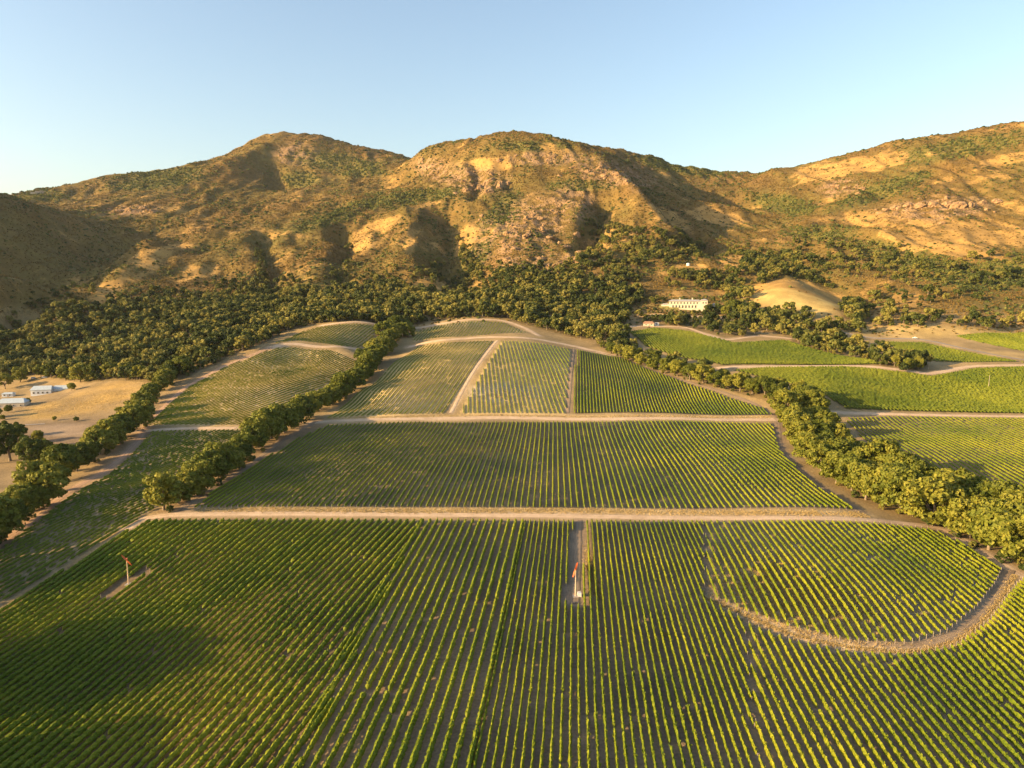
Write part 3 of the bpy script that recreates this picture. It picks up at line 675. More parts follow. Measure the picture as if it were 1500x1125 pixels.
STYLE = {  # ds, half width, height, shoots per metre, share of missing vines, material
 'N1': (0.75, 0.72, 1.75, 2.4, 0.006, 'vine'), 'N2': (0.65, 0.62, 1.95, 3.4, 0.01, 'vine'), 'N3': (0.65, 0.35, 1.65, 2.2, 0.01, 'vine'),
 'N4': (0.75, 0.38, 1.5, 2.0, 0.04, 'vine'), 'N5': (0.7, 0.43, 1.65, 2.4, 0.015, 'vine'), 'M': (1.0, 0.44, 1.5, 1.2, 0.03, 'vine'),
 'KL': (1.4, 0.46, 1.1, 0.5, 0.04, 'vine'), 'KM': (1.4, 0.42, 1.1, 0.5, 0.03, 'vine'), 'KR': (1.4, 0.55, 1.6, 0.6, 0.02, 'vine'),
 'KT': (1.6, 0.5, 1.2, 0.3, 0.05, 'vine'), 'LU': (1.5, 0.5, 1.2, 0.4, 0.06, 'vine'), 'LT': (1.7, 0.5, 1.25, 0.3, 0.04, 'vine'),
 'LL': (1.0, 0.5, 1.45, 1.2, 0.20, 'vine_pale'), 'RA': (1.4, 0.85, 1.9, 1.5, 0.0, 'vine_lush'), 'RB': (1.3, 0.85, 1.9, 1.5, 0.0, 'vine_lush'),
 'RC': (1.8, 0.7, 1.6, 0.4, 0.02, 'vine_lush'), 'RD': (2.0, 0.6, 1.5, 0.3, 0.02, 'vine_lush'), 'RG': (1.3, 0.40, 1.2, 0.8, 0.05, 'vine'), 'RH': (1.3, 0.5, 1.55, 0.8, 0.05, 'vine_pale')}
ORD = {}
def ordinal(n):
    if 10 <= n % 100 <= 20: s = 'th'
    else: s = {1: 'st', 2: 'nd', 3: 'rd'}.get(n % 10, 'th')
    return f'{n}{s}'
WORDS = {
 'N1': ('green vine row in the front left field, {} from its left edge', 'vine rows of the front left field'),
 'N2': ('widely spaced tall vine row left of the middle wind machine, {} from the left', 'widely spaced vine rows in the front'),
 'N3': ('thin vine row on dark soil by the middle wind machine, {} from left', 'thin vine rows around the middle wind machine'),
 'N4': ('vine row inside the curved grass bank, {} from its left', 'vine rows inside the curved bank'),
 'N5': ('vine row below the curved grass bank, front right, {} from left', 'vine rows below the curved bank'),
 'M': ('vine row between the two long dirt roads, {} from left', 'vine rows between the two dirt roads')}
post_bm = mk_mesh('end_post', [(-.06, -.06, -.2), (.06, -.06, -.2), (.06, .06, -.2), (-.06, .06, -.2), (-.05, -.05, 1.75), (.06, -.06, 1.75), (.06, .06, 1.75), (-.06, .06, 1.75), (0, 0, 1.82)],
                  [(0, 1, 5, 4), (1, 2, 6, 5), (2, 3, 7, 6), (3, 0, 4, 7)], [(4, 5, 8), (5, 6, 8), (6, 7, 8), (7, 4, 8)])
post_bm.materials.append(MAT['post'])
_seed = 0
_single = 0
TRIS = 0
for key in ['N1', 'N2', 'N3', 'N4', 'N5', 'M', 'KL', 'KM', 'KR', 'KT', 'LU', 'LT', 'LL', 'RA', 'RB', 'RC', 'RD', 'RG', 'RH']:
    F = FIELDS[key]; ds, w, h, sh, gp_, mt = STYLE[key]
    rows = clip_rows(F)
    big = []
    vs, qs, off = [], [], 0
    if key in WORDS:
        def shown(pq):   # visible length in pixels, to keep the largest ones as single rows
            a = np.linspace(0, 1, 12)[:, None]; P = pq[0] + (pq[1] - pq[0]) * a
            X, Y = to_pix(P[:, 0], P[:, 1], hz(P[:, 0], P[:, 1]))
            ok = (X > -5) & (X < 1505) & (Y < 1130)
            return ok.sum() / 12 * math.hypot(X[-1] - X[0], Y[-1] - Y[0])
        vis = [shown(r) for r in rows]
        if key == 'M':
            order = np.argsort(vis)[::-1][:max(0, 300 - _single)]
            singles = set(int(i) for i in order if vis[i] > 8)
        else: singles = set(i for i, v in enumerate(vis) if v > 4)
    else: singles = set()
    k = 0
    for i, (p, q) in enumerate(rows):
        _seed += 1
        V, Q = row_geo(p, q, ds, w, h, sh, gp_, _seed, wild=0.45 if mt == 'vine_lush' else 0.0)
        TRIS += len(Q) * 2
        if i in singles:
            k += 1; _single += 1
            o = np.array([p[0], p[1], float(hz(p[0], p[1]))])
            me = mk_mesh('vine_row', V - o, Q)
            r = add('vine_row', me, MAT[mt], loc=tuple(o), label=WORDS[key][0].format(ordinal(k)), category='vine row', group=WORDS[key][1])
            dv = (q - p) / np.hypot(*(q - p))
            for e in (p - dv * 0.5, q + dv * 0.5):
                add('end_post', post_bm, parent=r, loc=(e[0] - o[0], e[1] - o[1], float(hz(e[0], e[1])) - o[2]))
        else:
            vs.append(V); qs.append(Q + off); off += len(V)
    if vs:
        nm = {'RA': 'bright green vines filling the rounded field below the villa', 'RB': 'bright green vines filling the large field right of the creek trees', 'LL': 'patchy vine rows in the strip along the left dirt track', 'LU': 'vine rows on the left hill field under the winding track', 'KL': 'vine rows on the left flank of the knoll', 'KM': 'vine rows on the sandy face of the knoll', 'KR': 'dense vine rows on the right flank of the knoll', 'KT': 'vine rows on the domed top of the knoll', 'LT': 'vine rows on the small top field at left', 'RG': 'vine rows in the half shaded field right of the creek trees', 'RC': 'vine rows below the paved road on the right', 'RD': 'vine rows above the paved road at the right edge', 'RH': 'vine rows at the right edge beyond the creek trees', 'M': 'remaining vine rows at the ends of the middle field'}.get(key, 'vine rows beyond the edge of the front fields')
        add('distant_vine_rows', mk_mesh('distant_vine_rows', np.vstack(vs), np.vstack(qs)), MAT[mt], kind='stuff', label=nm, category='vines')
print('VINE TRIS', TRIS, 'SINGLE', _single)
# ------------------------------------------------------------------ trees
def tube(path, radii, seg=7):
    path = np.asarray(path, float); V = []; n = len(path)
    for i in range(n):
        t = path[min(i + 1, n - 1)] - path[max(i - 1, 0)]; t /= np.linalg.norm(t) + 1e-9
        u = np.cross(t, [0.3, 0.9, 0.1]); u /= np.linalg.norm(u); v = np.cross(t, u)
        for k in range(seg):
            a = 2 * math.pi * k / seg; V.append(path[i] + radii[i] * (math.cos(a) * u + math.sin(a) * v))
    Q = [(i * seg + k, i * seg + (k + 1) % seg, (i + 1) * seg + (k + 1) % seg, (i + 1) * seg + k) for i in range(n - 1) for k in range(seg)]
    return np.array(V), np.array(Q)

def make_tree(seed, hgt=14.0, rx=6.2, rz=4.6, lobes=34, leaves=95, size=0.55, limbs=5, base=0.25, conic=0.0):
    """returns (trunk mesh, crown mesh): forked trunk with limbs, crown of leaf sprays gathered in uneven clumps"""
    r = np.random.default_rng(seed)
    cz0 = hgt - rz
    tv, tq, o = [], [], 0
    fork = hgt * r.uniform(0.18, 0.26); lean = r.uniform(-0.5, 0.5, 2)
    V, Q = tube([(0, 0, -0.8), (lean[0] * .2, lean[1] * .2, fork * .5), (lean[0] * .5, lean[1] * .5, fork), (lean[0], lean[1], cz0)], [0.55 * hgt / 14, 0.42 * hgt / 14, 0.36 * hgt / 14, 0.12], 8)
    tv.append(V); tq.append(Q + o); o += len(V)
    for k in range(limbs):
        a = 2 * math.pi * (k + r.uniform(-.3, .3)) / limbs; e = np.array([math.cos(a) * rx * .62, math.sin(a) * rx * .62, cz0 + r.uniform(-.4, .6) * rz * .6])
        s = np.array([lean[0] * .5, lean[1] * .5, fork * r.uniform(.85, 1.05)])
        V, Q = tube([s, s * .5 + e * .5 + [0, 0, .5], e], [0.22 * hgt / 14, 0.15 * hgt / 14, 0.05], 6)
        tv.append(V); tq.append(Q + o); o += len(V)
    trunk = mk_mesh('trunk', np.vstack(tv), np.vstack(tq), smooth=True)
    u = r.normal(size=(lobes, 3)); u /= np.linalg.norm(u, axis=1)[:, None]
    u[:, 2] = np.where(u[:, 2] < -0.75, -u[:, 2] * 0.6, u[:, 2])
    rad = r.uniform(0.45, 0.92, lobes)[:, None] ** 0.7
    asym = np.array([1 + r.uniform(-.18, .18), 1 + r.uniform(-.18, .18), 1.0])
    c = u * rad * np.array([rx, rx, rz]) * asym
    if conic: c[:, :2] *= (1 - conic * (c[:, 2:3] + rz) / (2 * rz))
    c[:, 2] = np.where(c[:, 2] < 0, c[:, 2] * 1.18, c[:, 2]) + cz0
    lr = r.uniform(0.17, 0.34, lobes) * rx
    P, NM = [], []
    for i in range(lobes):
        n = int(leaves * (lr[i] / (0.25 * rx)) ** 2)
        d = r.normal(size=(n, 3)); d /= np.linalg.norm(d, axis=1)[:, None]
        d[:, 2] = np.where(d[:, 2] < -0.7, -d[:, 2], d[:, 2])
        p = c[i] + d * lr[i] * r.uniform(0.72, 1.08, n)[:, None] * np.array([1, 1, 0.8])
        P.append(p); NM.append(d)
    P = np.vstack(P); NM = np.vstack(NM)
    P = np.maximum(P, [-99, -99, hgt * base * 0.55])
    # sprays hidden deep inside other clumps are dropped
    dd = np.min(np.linalg.norm((P[:, None] - c[None]) / lr[None, :, None], axis=2), axis=1)
    k = dd > 0.66
    P, NM = P[k], NM[k]
    nrm = NM + r.normal(size=P.shape) * 0.55; nrm /= np.linalg.norm(nrm, axis=1)[:, None]
    t = np.cross(nrm, r.normal(size=P.shape)); t /= np.linalg.norm(t, axis=1)[:, None]; b = np.cross(nrm, t)
    s = r.uniform(0.6, 1.35, len(P))[:, None] * size
    a, bb = t * s, b * s * r.uniform(0.5, 0.9, len(P))[:, None]
    V = np.stack([P - a - bb * .4, P + a * .3 - bb, P + a + bb * .4, P - a * .3 + bb], 1).reshape(-1, 3)
    crown = mk_mesh('crown', V, np.arange(len(V)).reshape(-1, 4))
    return trunk, crown

HERO = [make_tree(100 + i, 14 + (i % 3), 7.4 - 0.6 * (i % 2), 6.2 + 0.3 * (i % 3), 64, 105, 0.52, 5, 0.12) for i in range(6)]
WOOD = [make_tree(200 + i, 11, 5.6 - .4 * (i % 3), 4.8 + .3 * (i % 2), 24, 44, 0.78, 3, 0.1) for i in range(6)]
TALL = [make_tree(300 + i, 18, 4.6, 8.2, 44, 90, 0.55, 4, 0.2, 0.45) for i in range(2)]
for lst, mt in ((HERO, 'oak'), (WOOD, 'dark_oak'), (TALL, 'oak')):
    for tk, cr in lst:
        tk.materials.append(MAT['bark']); cr.materials.append(MAT[mt])
NTREE = 0
def tree(x, y, h, protos, label, group, name='oak_tree', rz=None, squash=1.0):
    global NTREE
    NTREE += 1
    i = NTREE % len(protos)
    tk, cr = protos[i]
    base = {id(HERO): 14.0 + (i % 3), id(WOOD): 11.0, id(TALL): 18.0}[id(protos)]
    s = h / base
    e = add(name, None, loc=(x, y, float(hz(x, y)) - 0.15), rot=(0, 0, random.uniform(0, 6.28) if rz is None else rz), label=label, category='tree', group=group)
    e.scale = (s * squash * random.uniform(.92, 1.08), s * squash * random.uniform(.92, 1.08), s)
    add('trunk', tk, parent=e); add('crown', cr, parent=e)
    return e

# tree lines: pixel of the trunk foot, height in metres
TL1 = [(-45, 815, 19), (-5, 795, 20), (28, 762, 22), (62, 742, 21), (92, 705, 17), (118, 680, 16), (148, 655, 17), (166, 642, 18), (188, 628, 18), (196, 607, 15), (210, 585, 14), (232, 565, 14), (250, 552, 13), (268, 548, 13)]
TL2 = [(240, 747, 15), (262, 738, 11), (290, 722, 13), (300, 708, 14), (318, 698, 16), (335, 685, 14), (348, 675, 17), (372, 655, 18), (390, 642, 18), (408, 634, 17), (425, 622, 16), (440, 612, 17), (462, 600, 16), (478, 592, 15), (494, 582, 16), (512, 571, 15), (526, 560, 16), (534, 552, 17), (542, 540, 18), (552, 530, 18), (530, 538, 15), (560, 520, 17), (545, 520, 15), (565, 508, 16), (572, 500, 15), (585, 492, 14), (560, 494, 14), (578, 484, 14), (590, 480, 12), (596, 494, 11)]
TL3 = [(1512, 838, 19), (1478, 822, 18), (1448, 805, 17), (1420, 788, 18), (1395, 778, 12), (1368, 770, 18), (1342, 757, 15), (1318, 752, 17), (1292, 742, 17), (1268, 732, 16), (1248, 718, 17), (1225, 708, 16), (1203, 695, 17), (1188, 680, 17), (1176, 662, 18), (1168, 645, 18), (1160, 628, 18), (1152, 610, 16), (1148, 596, 14)]
TL4 = [(1500, 792, 18), (1470, 778, 17), (1438, 760, 18), (1408, 752, 19), (1380, 742, 15), (1345, 728, 17), (1316, 715, 18), (1290, 704, 17), (1262, 690, 18), (1240, 676, 16), (1218, 660, 17), (1206, 642, 17), (1200, 626, 16), (1192, 610, 16), (1184, 598, 15), (1172, 588, 14)]
TL5 = [(1138, 586, 12), (1120, 582, 13), (1102, 577, 12), (1084, 573, 12), (1066, 569, 11), (1048, 565, 12), (1030, 561, 12), (1010, 557, 14), (992, 551, 12), (974, 547, 11), (956, 541, 12), (938, 535, 13), (922, 529, 12), (908, 523, 13), (895, 518, 12), (1140, 578, 12), (1115, 572, 11), (1090, 565, 11), (1060, 558, 11), (1018, 548, 11), (990, 543, 11), (960, 532, 11), (935, 524, 11)]
TL6 = [(1458, 792, 15), (1428, 772, 16), (1400, 762, 15), (1372, 750, 15), (1340, 738, 15), (1308, 726, 15), (1280, 716, 15), (1254, 702, 15), (1230, 690, 15), (1208, 676, 15), (1196, 660, 15), (1190, 642, 15), (1182, 626, 15), (1174, 610, 14), (1162, 596, 13)]
def densify(pts):
    out = []
    for a_, b_ in zip(pts[:-1], pts[1:]):
        out.append(a_)
        out.append(((a_[0] + b_[0]) / 2 + 2, (a_[1] + b_[1]) / 2 - 2, (a_[2] + b_[2]) * .42))
    return out + [pts[-1]]
TL1 = [(p[0] + (12 if 100 < p[0] < 240 else 0), p[1], p[2]) for p in TL1]; TL2 = TL2[:3] + [(p[0] + (8 if p[1] > 570 else 3), p[1], p[2]) for p in TL2[3:]]
TL1 = densify(TL1); TL2 = TL2[:1] + densify(TL2[1:])
LINES = [
 (TL6, 'oak in the middle of the creek trees on the right, {} from the near end', 'middle trees along the right creek'),
 (TL1, 'oak in the tree line along the left dirt track, {} from the near end', 'trees along the left dirt track'),
 (TL2, 'oak in the diagonal tree line left of the middle field, {} from the near end', 'trees of the diagonal line left of the middle field'),
 (TL3, 'sunlit oak along the right creek facing the vineyard, {} from the near end', 'front trees along the right creek'),
 (TL4, 'oak in the rear row along the right creek, {} from the near end', 'rear trees along the right creek'),
 (TL5, 'small oak along the creek above the right flank of the knoll, {} from the right', 'small trees above the right flank of the knoll')]
UNDER = []
for pts, lab, grp in LINES:
    for k, (px, py, h) in enumerate(pts):
        x, y = gp(px, py)
        if lab.startswith('oak in the diagonal') and k == 0: l = 'rounded oak at the near end of the diagonal line, by the road corner'
        else: l = lab.format(ordinal(k + 1))
        tree(x, y, h * (1.02 if px < 70 else 1.2) * (random.uniform(.82, 1.2) if k else 1.05), HERO, l, grp, squash=random.uniform(1.0, 1.22) if k else 1.22)
        # undergrowth at the foot of the line
        for q in range(2):
            ux, uy = x + random.uniform(-7, 7), y + random.uniform(-5, 5)
            UNDER.append((ux, uy, random.uniform(2.5, 6.0)))
# trees by the pond and the houses on the left
for k, (px, py, h, P_, lab) in enumerate([(15, 675, 29, TALL, 'tall pale poplar left of the dirt track by the pond'), (-14, 680, 27, TALL, 'tall pale poplar cut by the left edge above the pond'), (28, 668, 25, TALL, 'pale poplar right of the tallest one by the pond'), (3, 664, 24, TALL, 'pale poplar behind the two tallest by the pond'), (38, 673, 19, TALL, 'lower poplar at the right of the group by the pond'), (45, 682, 19, HERO, 'dark round tree beside the tall poplar above the pond'), (64, 676, 15, HERO, 'low dark tree right of the tall poplar by the pond'),
        (118, 560, 20, HERO, 'large sunlit oak behind the white ranch house'), (135, 557, 18, HERO, 'open oak at the meadow edge right of the ranch house'), (105, 572, 8, HERO, 'small round tree at the right end of the white ranch house'),
        (40, 592, 6, HERO, 'dark bush beside the grey roofed house'), (12, 604, 7, HERO, 'dark bush in front of the grey roofed house'), (75, 553, 17, HERO, 'oak above the roof of the white ranch house'), (30, 560, 17, HERO, 'oak above the grey roofed house'), (8, 570, 17, HERO, 'oak at the left edge beside the grey roofed house'),
        (-8, 612, 11, HERO, 'oak at the left edge below the houses'), (30, 640, 10, HERO, 'round oak left of the tree line below the raised beds'), (60, 553, 15, HERO, 'oak between the two ranch houses, at the back'), (96, 557, 15, HERO, 'oak just behind the right wing of the ranch house'), (56, 648, 9, HERO, 'low oak between the poplars and the tree line'), (160, 553, 16, HERO, 'oak shading the small shed at the meadow'), (185, 552, 15, HERO, 'oak on the upper edge of the golden meadow'), (205, 556, 15, HERO, 'oak at the right corner of the golden meadow'), (80, 616, 4, HERO, 'small bush on the lower edge of the meadow'), (112, 617, 4, HERO, 'small dark bush on the meadow near the tree line'), (4, 615, 4.5, HERO, 'low bush at the left edge below the houses')]):
    x, y = gp(px, py); tree(x, y, h, P_, lab, 'trees around the left houses', 'poplar_tree' if P_ is TALL else ('bush' if h < 8 else 'oak_tree'))
# garden trees round the villa and the big one by the right track
for px, py, h, lab in [(958, 446, 10, 'round dark tree left of the white villa'), (1075, 455, 16, 'tall oak right of the white villa'), (1085, 462, 15, 'spreading oak between the villa and the golden knoll'), (1062, 462, 14, 'oak at the right end of the villa garden'), (1345, 541, 13, 'broad oak at the bend of the track in the right fields'), (1330, 542, 12, 'oak left of the broad one at the bend of the track'), (1310, 537, 12, 'oak at the end of the tree belt in the right fields')]:
    x, y = gp(px, py); tree(x, y, h, HERO, lab, 'trees around the villa and right fields')
# trees outside the picture on the left whose long shadows cross the front field
for x, y, h in [(-240, 287, 26), (-228, 272, 25), (-262, 306, 24), (-190, 207, 30), (-178, 194, 31), (-204, 219, 28), (-172, 152, 30), (-162, 142, 28), (-130, 120, 31), (-124, 110, 29), (-142, 128, 27)]:
    tree(x, y, h, HERO, 'tall oak left of the front field, outside the picture', 'oaks left of the front field')

# woods at the foot of the hills
def poisson(x0, x1, y0, y1, step, seed):
    r = np.random.default_rng(seed)
    xs = np.arange(x0, x1, step); ys = np.arange(y0, y1, step)
    X, Y = np.meshgrid(xs, ys); X = X + r.uniform(-.48, .48, X.shape) * step; Y = Y + r.uniform(-.48, .48, Y.shape) * step
    return X.ravel(), Y.ravel()
X, Y = poisson(-1100, 1100, 700, 1650, 7.8, 3)
Z = hz(X, Y); PX, PY = to_pix(X, Y, Z)
dens = np.zeros(len(X))
for k, fpoly in enumerate(FOREST):
    ip = in_poly(PX, PY, fpoly); dens[ip] = np.maximum(dens[ip], [0.97, 0.9, 0.92, 0.6, 0.75][k])
dens *= 1 - 0.9 * blob(PX, PY, [(900, 375, 25, 8, 0), (985, 415, 20, 6, 0), (925, 395, 15, 6, 0), (875, 385, 15, 5, 0), (960, 430, 25, 7, 0), (1010, 440, 70, 14, 0), (640, 412, 26, 8, 0)])
dens *= np.clip(0.92 + 1.1 * perlin(X / 45, Y / 45, 60) + 0.5 * perlin(X / 18, Y / 18, 61), 0.12, 1)
# scattered trees above the closed wood
SC = [(700, 405, 140, 22, 0, .28), (560, 410, 120, 16, 0, .3), (300, 430, 150, 14, -5, .25), (385, 400, 8, 40, -10, .5), (510, 395, 8, 35, 0, .4), (690, 395, 14, 45, -20, .6), (870, 335, 8, 30, 0, .5), (1010, 355, 14, 30, -35, .55), (930, 355, 90, 22, 15, .5), (1150, 385, 90, 14, 10, .45), (1330, 440, 130, 30, 0, .13), (1450, 400, 90, 30, 0, .15), (1290, 385, 110, 26, 10, .15), (1200, 365, 70, 16, 0, .12), (60, 470, 90, 25, -30, .5), (1400, 474, 130, 9, 0, .45), (1330, 470, 60, 12, 0, .5), (1100, 465, 90, 12, 0, .4)]
for cx, cy, rx_, ry_, a, d in SC: dens = np.maximum(dens, d * 0.9 * blob(PX, PY, [(cx, cy, rx_, ry_, a)]))
for F in FIELDS.values(): dens[in_poly(X, Y, F['w'])] = 0
for R in ROADS: dens[line_dist(X, Y, R[4]) < R[3] * .5 + 2.5] = 0
dens[blob(PX, PY, [(1170, 437, 68, 24, 6)]) > 0.25] = 0
dens[blob(PX, PY, [(1007, 449, 52, 11, 0), (140, 588, 70, 20, -12), (70, 570, 34, 10, -12), (20, 585, 30, 8, 0), (950, 475, 14, 4, 0)]) > 0.3] = 0
k = np.random.default_rng(8).random(len(X)) < dens
TXs, TYs, TPX, TPY = X[k], Y[k], PX[k], PY[k]
th = np.random.default_rng(9).gamma(6, 1.7, len(TXs)).clip(4.5, 18) * np.where(TYs > 1150, 0.85, 1.0)
inframe = (TPX > -10) & (TPX < 1510)
rank = np.argsort(np.where(inframe, TYs / th, 1e9))
left_n = max(0, 300 - NTREE)
single = set(int(i) for i in rank[:left_n])
def wood_label(px, py):
    if px < 250: return 'oak crowding the wood behind the left houses'
    if px < 470: return 'oak on the edge of the wood above the left hill field'
    if px < 760: return 'oak on the edge of the wood behind the knoll'
    if px < 930: return 'oak in the wood right of the knoll, below the rocky face'
    if py < 466 and px < 1120: return 'oak in the garden wood around the villa'
    return 'oak in the belt between the bright right fields and hills'
_cnt = {}
for i in sorted(single, key=lambda j: TPX[j]):
    wl = wood_label(TPX[i], TPY[i]); _cnt[wl] = _cnt.get(wl, 0) + 1
    tree(TXs[i], TYs[i], th[i], WOOD, wl + f', {ordinal(_cnt[wl])} from the left', wl.replace('oak', 'oaks', 1))
print('WOOD', len(TXs), 'single', len(single), NTREE)

# ------------------------------------------------------------------ stuff scattered by geometry nodes
def scatter(name, P, scale, protos, label, category, sz=None):
    hidden = bpy.data.collections.new(name + '_kinds')
    for j, (me, mt) in enumerate(protos):
        if len(me.materials) == 0: me.materials.append(MAT[mt])
        hidden.objects.link(bpy.data.objects.new(name + '_kind', me))
    me = bpy.data.meshes.new(name); me.vertices.add(len(P)); me.vertices.foreach_set('co', np.asarray(P, np.float32).ravel())
    r = np.random.default_rng(len(P))
    set_attr(me, 'size', scale); set_attr(me, 'turn', r.uniform(0, 6.28, len(P)))
    a = me.attributes.new('pick', 'INT', 'POINT'); a.data.foreach_set('value', r.integers(0, len(protos), len(P)).astype(np.int32))
    o = add(name, me, kind='stuff', label=label, category=category)
    ng = bpy.data.node_groups.new(name, 'GeometryNodeTree')
    ng.interface.new_socket('Geometry', in_out='INPUT', socket_type='NodeSocketGeometry'); ng.interface.new_socket('Geometry', in_out='OUTPUT', socket_type='NodeSocketGeometry')
    gi = ng.nodes.new('NodeGroupInput'); go_ = ng.nodes.new('NodeGroupOutput')
    ci = ng.nodes.new('GeometryNodeCollectionInfo'); ci.inputs['Collection'].default_value = hidden; ci.inputs['Separate Children'].default_value = True; ci.inputs['Reset Children'].default_value = True
    ip = ng.nodes.new('GeometryNodeInstanceOnPoints'); ip.inputs['Pick Instance'].default_value = True
    def attr(nm, dt):
        n = ng.nodes.new('GeometryNodeInputNamedAttribute'); n.data_type = dt; n.inputs['Name'].default_value = nm
        return [s for s in n.outputs if s.enabled and s.name == 'Attribute'][0]
    cb = ng.nodes.new('ShaderNodeCombineXYZ'); ng.links.new(attr('turn', 'FLOAT'), cb.inputs[2])
    er = ng.nodes.new('FunctionNodeEulerToRotation'); ng.links.new(cb.outputs[0], er.inputs[0])
    ng.links.new(gi.outputs[0], ip.inputs['Points']); ng.links.new(ci.outputs[0], ip.inputs['Instance']); ng.links.new(attr('pick', 'INT'), ip.inputs['Instance Index'])
    ng.links.new(er.outputs[0], ip.inputs['Rotation']); ng.links.new(attr('size', 'FLOAT'), ip.inputs['Scale']); ng.links.new(ip.outputs[0], go_.inputs[0])
    md = o.modifiers.new('scatter', 'NODES'); md.node_group = ng
    return o
def joined(tk, cr):
    """trunk and crown in one mesh for the uncounted wood"""
    n1_, n2_ = len(tk.vertices), len(cr.vertices)
    v = np.zeros((n1_ + n2_) * 3, np.float32); a = np.zeros(n1_ * 3, np.float32); b = np.zeros(n2_ * 3, np.float32)
    tk.vertices.foreach_get('co', a); cr.vertices.foreach_get('co', b); v = np.concatenate([a, b]).reshape(-1, 3)
    q1 = np.array([p.vertices[:] for p in tk.polygons]); q2 = np.arange(n2_).reshape(-1, 4) + n1_
    me = mk_mesh('wood_tree', v, np.vstack([q1, q2])); me.materials.append(MAT['bark']); me.materials.append(MAT['dark_oak'])
    me.polygons.foreach_set('material_index', np.concatenate([np.zeros(len(q1), np.int32), np.ones(len(q2), np.int32)]))
    return me
UN = np.array(UNDER)
rest = np.array([i for i in range(len(TXs)) if i not in single])
scatter('distant_wood', np.stack([TXs[rest], TYs[rest], hz(TXs[rest], TYs[rest]) - 0.2], 1), th[rest] / 11.0, [(joined(*w), None) for w in WOOD], 'dense dark green oak wood climbing the foot of the hills', 'wood')
scatter('undergrowth', np.stack([UN[:, 0], UN[:, 1], hz(UN[:, 0], UN[:, 1]) - 0.6], 1), UN[:, 2] / 11.0, [(joined(*w), None) for w in WOOD], 'dark undergrowth at the foot of the tree lines', 'undergrowth')

def make_shrub(seed, n=26, size=0.62):
    r = np.random.default_rng(seed)
    d = r.normal(size=(n, 3)); d[:, 2] = np.abs(d[:, 2]); d /= np.linalg.norm(d, axis=1)[:, None]
    p = d * r.uniform(.6, 1.05, n)[:, None] * [1, 1, .85]
    nr_ = d + r.normal(size=d.shape) * .5; nr_ /= np.linalg.norm(nr_, axis=1)[:, None]
    t = np.cross(nr_, r.normal(size=d.shape)); t /= np.linalg.norm(t, axis=1)[:, None]; b = np.cross(nr_, t)
    s = r.uniform(.6, 1.3, n)[:, None] * size
    V = np.stack([p - t * s, p - b * s * .7, p + t * s, p + b * s * .7], 1).reshape(-1, 3)
    return mk_mesh('shrub', V, np.arange(n * 4).reshape(-1, 4))
r = np.random.default_rng(77)
n = 480000
A = r.uniform(-math.radians(39), math.radians(39), n); D = np.sqrt(r.uniform(950 ** 2, 3150 ** 2, n))
keep = r.random(n) < np.clip((1500 / D) ** 1.5, .2, 1)
A, D = A[keep], D[keep]
X = D * np.sin(A); Y = D * np.cos(A); Z = hz(X, Y); PX, PY = to_pix(X, Y, Z)
ch_ = 0.62 + 0.45 * perlin(X / 150, Y / 150, 30) + 0.35 * perlin(X / 45, Y / 45, 31) + 0.3 * perlin(X / 18, Y / 18, 32) - 0.04 * (PX > 1100) - 0.6 * blob(PX, PY, GOLD) + 0.35 * blob(PX, PY, GREEN) - 0.3 * blob(PX, PY, ROCKS)
hw = sstep(860, 1050, np.hypot(X * .8, Y)) * sstep(38, 75, Z)
for fpoly in FOREST: hw[in_poly(PX, PY, fpoly)] *= 0.25
for F in FIELDS.values(): hw[in_poly(X, Y, F['w'])] = 0
for R in ROADS: hw[line_dist(X, Y, R[4]) < R[3] * .5 + 2.5] = 0
hw[blob(PX, PY, [(1170, 437, 75, 27, 6)]) > 0.15] *= 0.06
hw[blob(PX, PY, [(1007, 449, 40, 8, 0)]) > 0.3] = 0
k = r.random(len(X)) < np.clip(ch_ * 1.2 - 0.1, 0.16, 1) * hw
X, Y, Z, PX, PY = X[k], Y[k], Z[k], PX[k], PY[k]
gw = np.clip(0.14 + 0.85 * blob(PX, PY, GREEN) + 0.5 * perlin(X / 110, Y / 110, 62), 0, 1)
isg = r.random(len(X)) < gw * 0.75
sc = r.uniform(0.7, 1.8, len(X)) * (1 + 0.25 * (Y > 1900))
scatter('chaparral', np.stack([X, Y, Z - .1], 1)[~isg], sc[~isg], [(make_shrub(400 + i), 'shrub') for i in range(4)], 'brown dry chaparral covering the hillsides', 'chaparral')
scatter('green_scrub', np.stack([X, Y, Z - .1], 1)[isg], sc[isg] * r.uniform(.9, 2.2, isg.sum()), [(make_shrub(420 + i, 34), 'green_shrub') for i in range(4)], 'green scrub growing in patches and gullies on the hills', 'scrub')
print('SHRUBS', len(X), isg.sum())

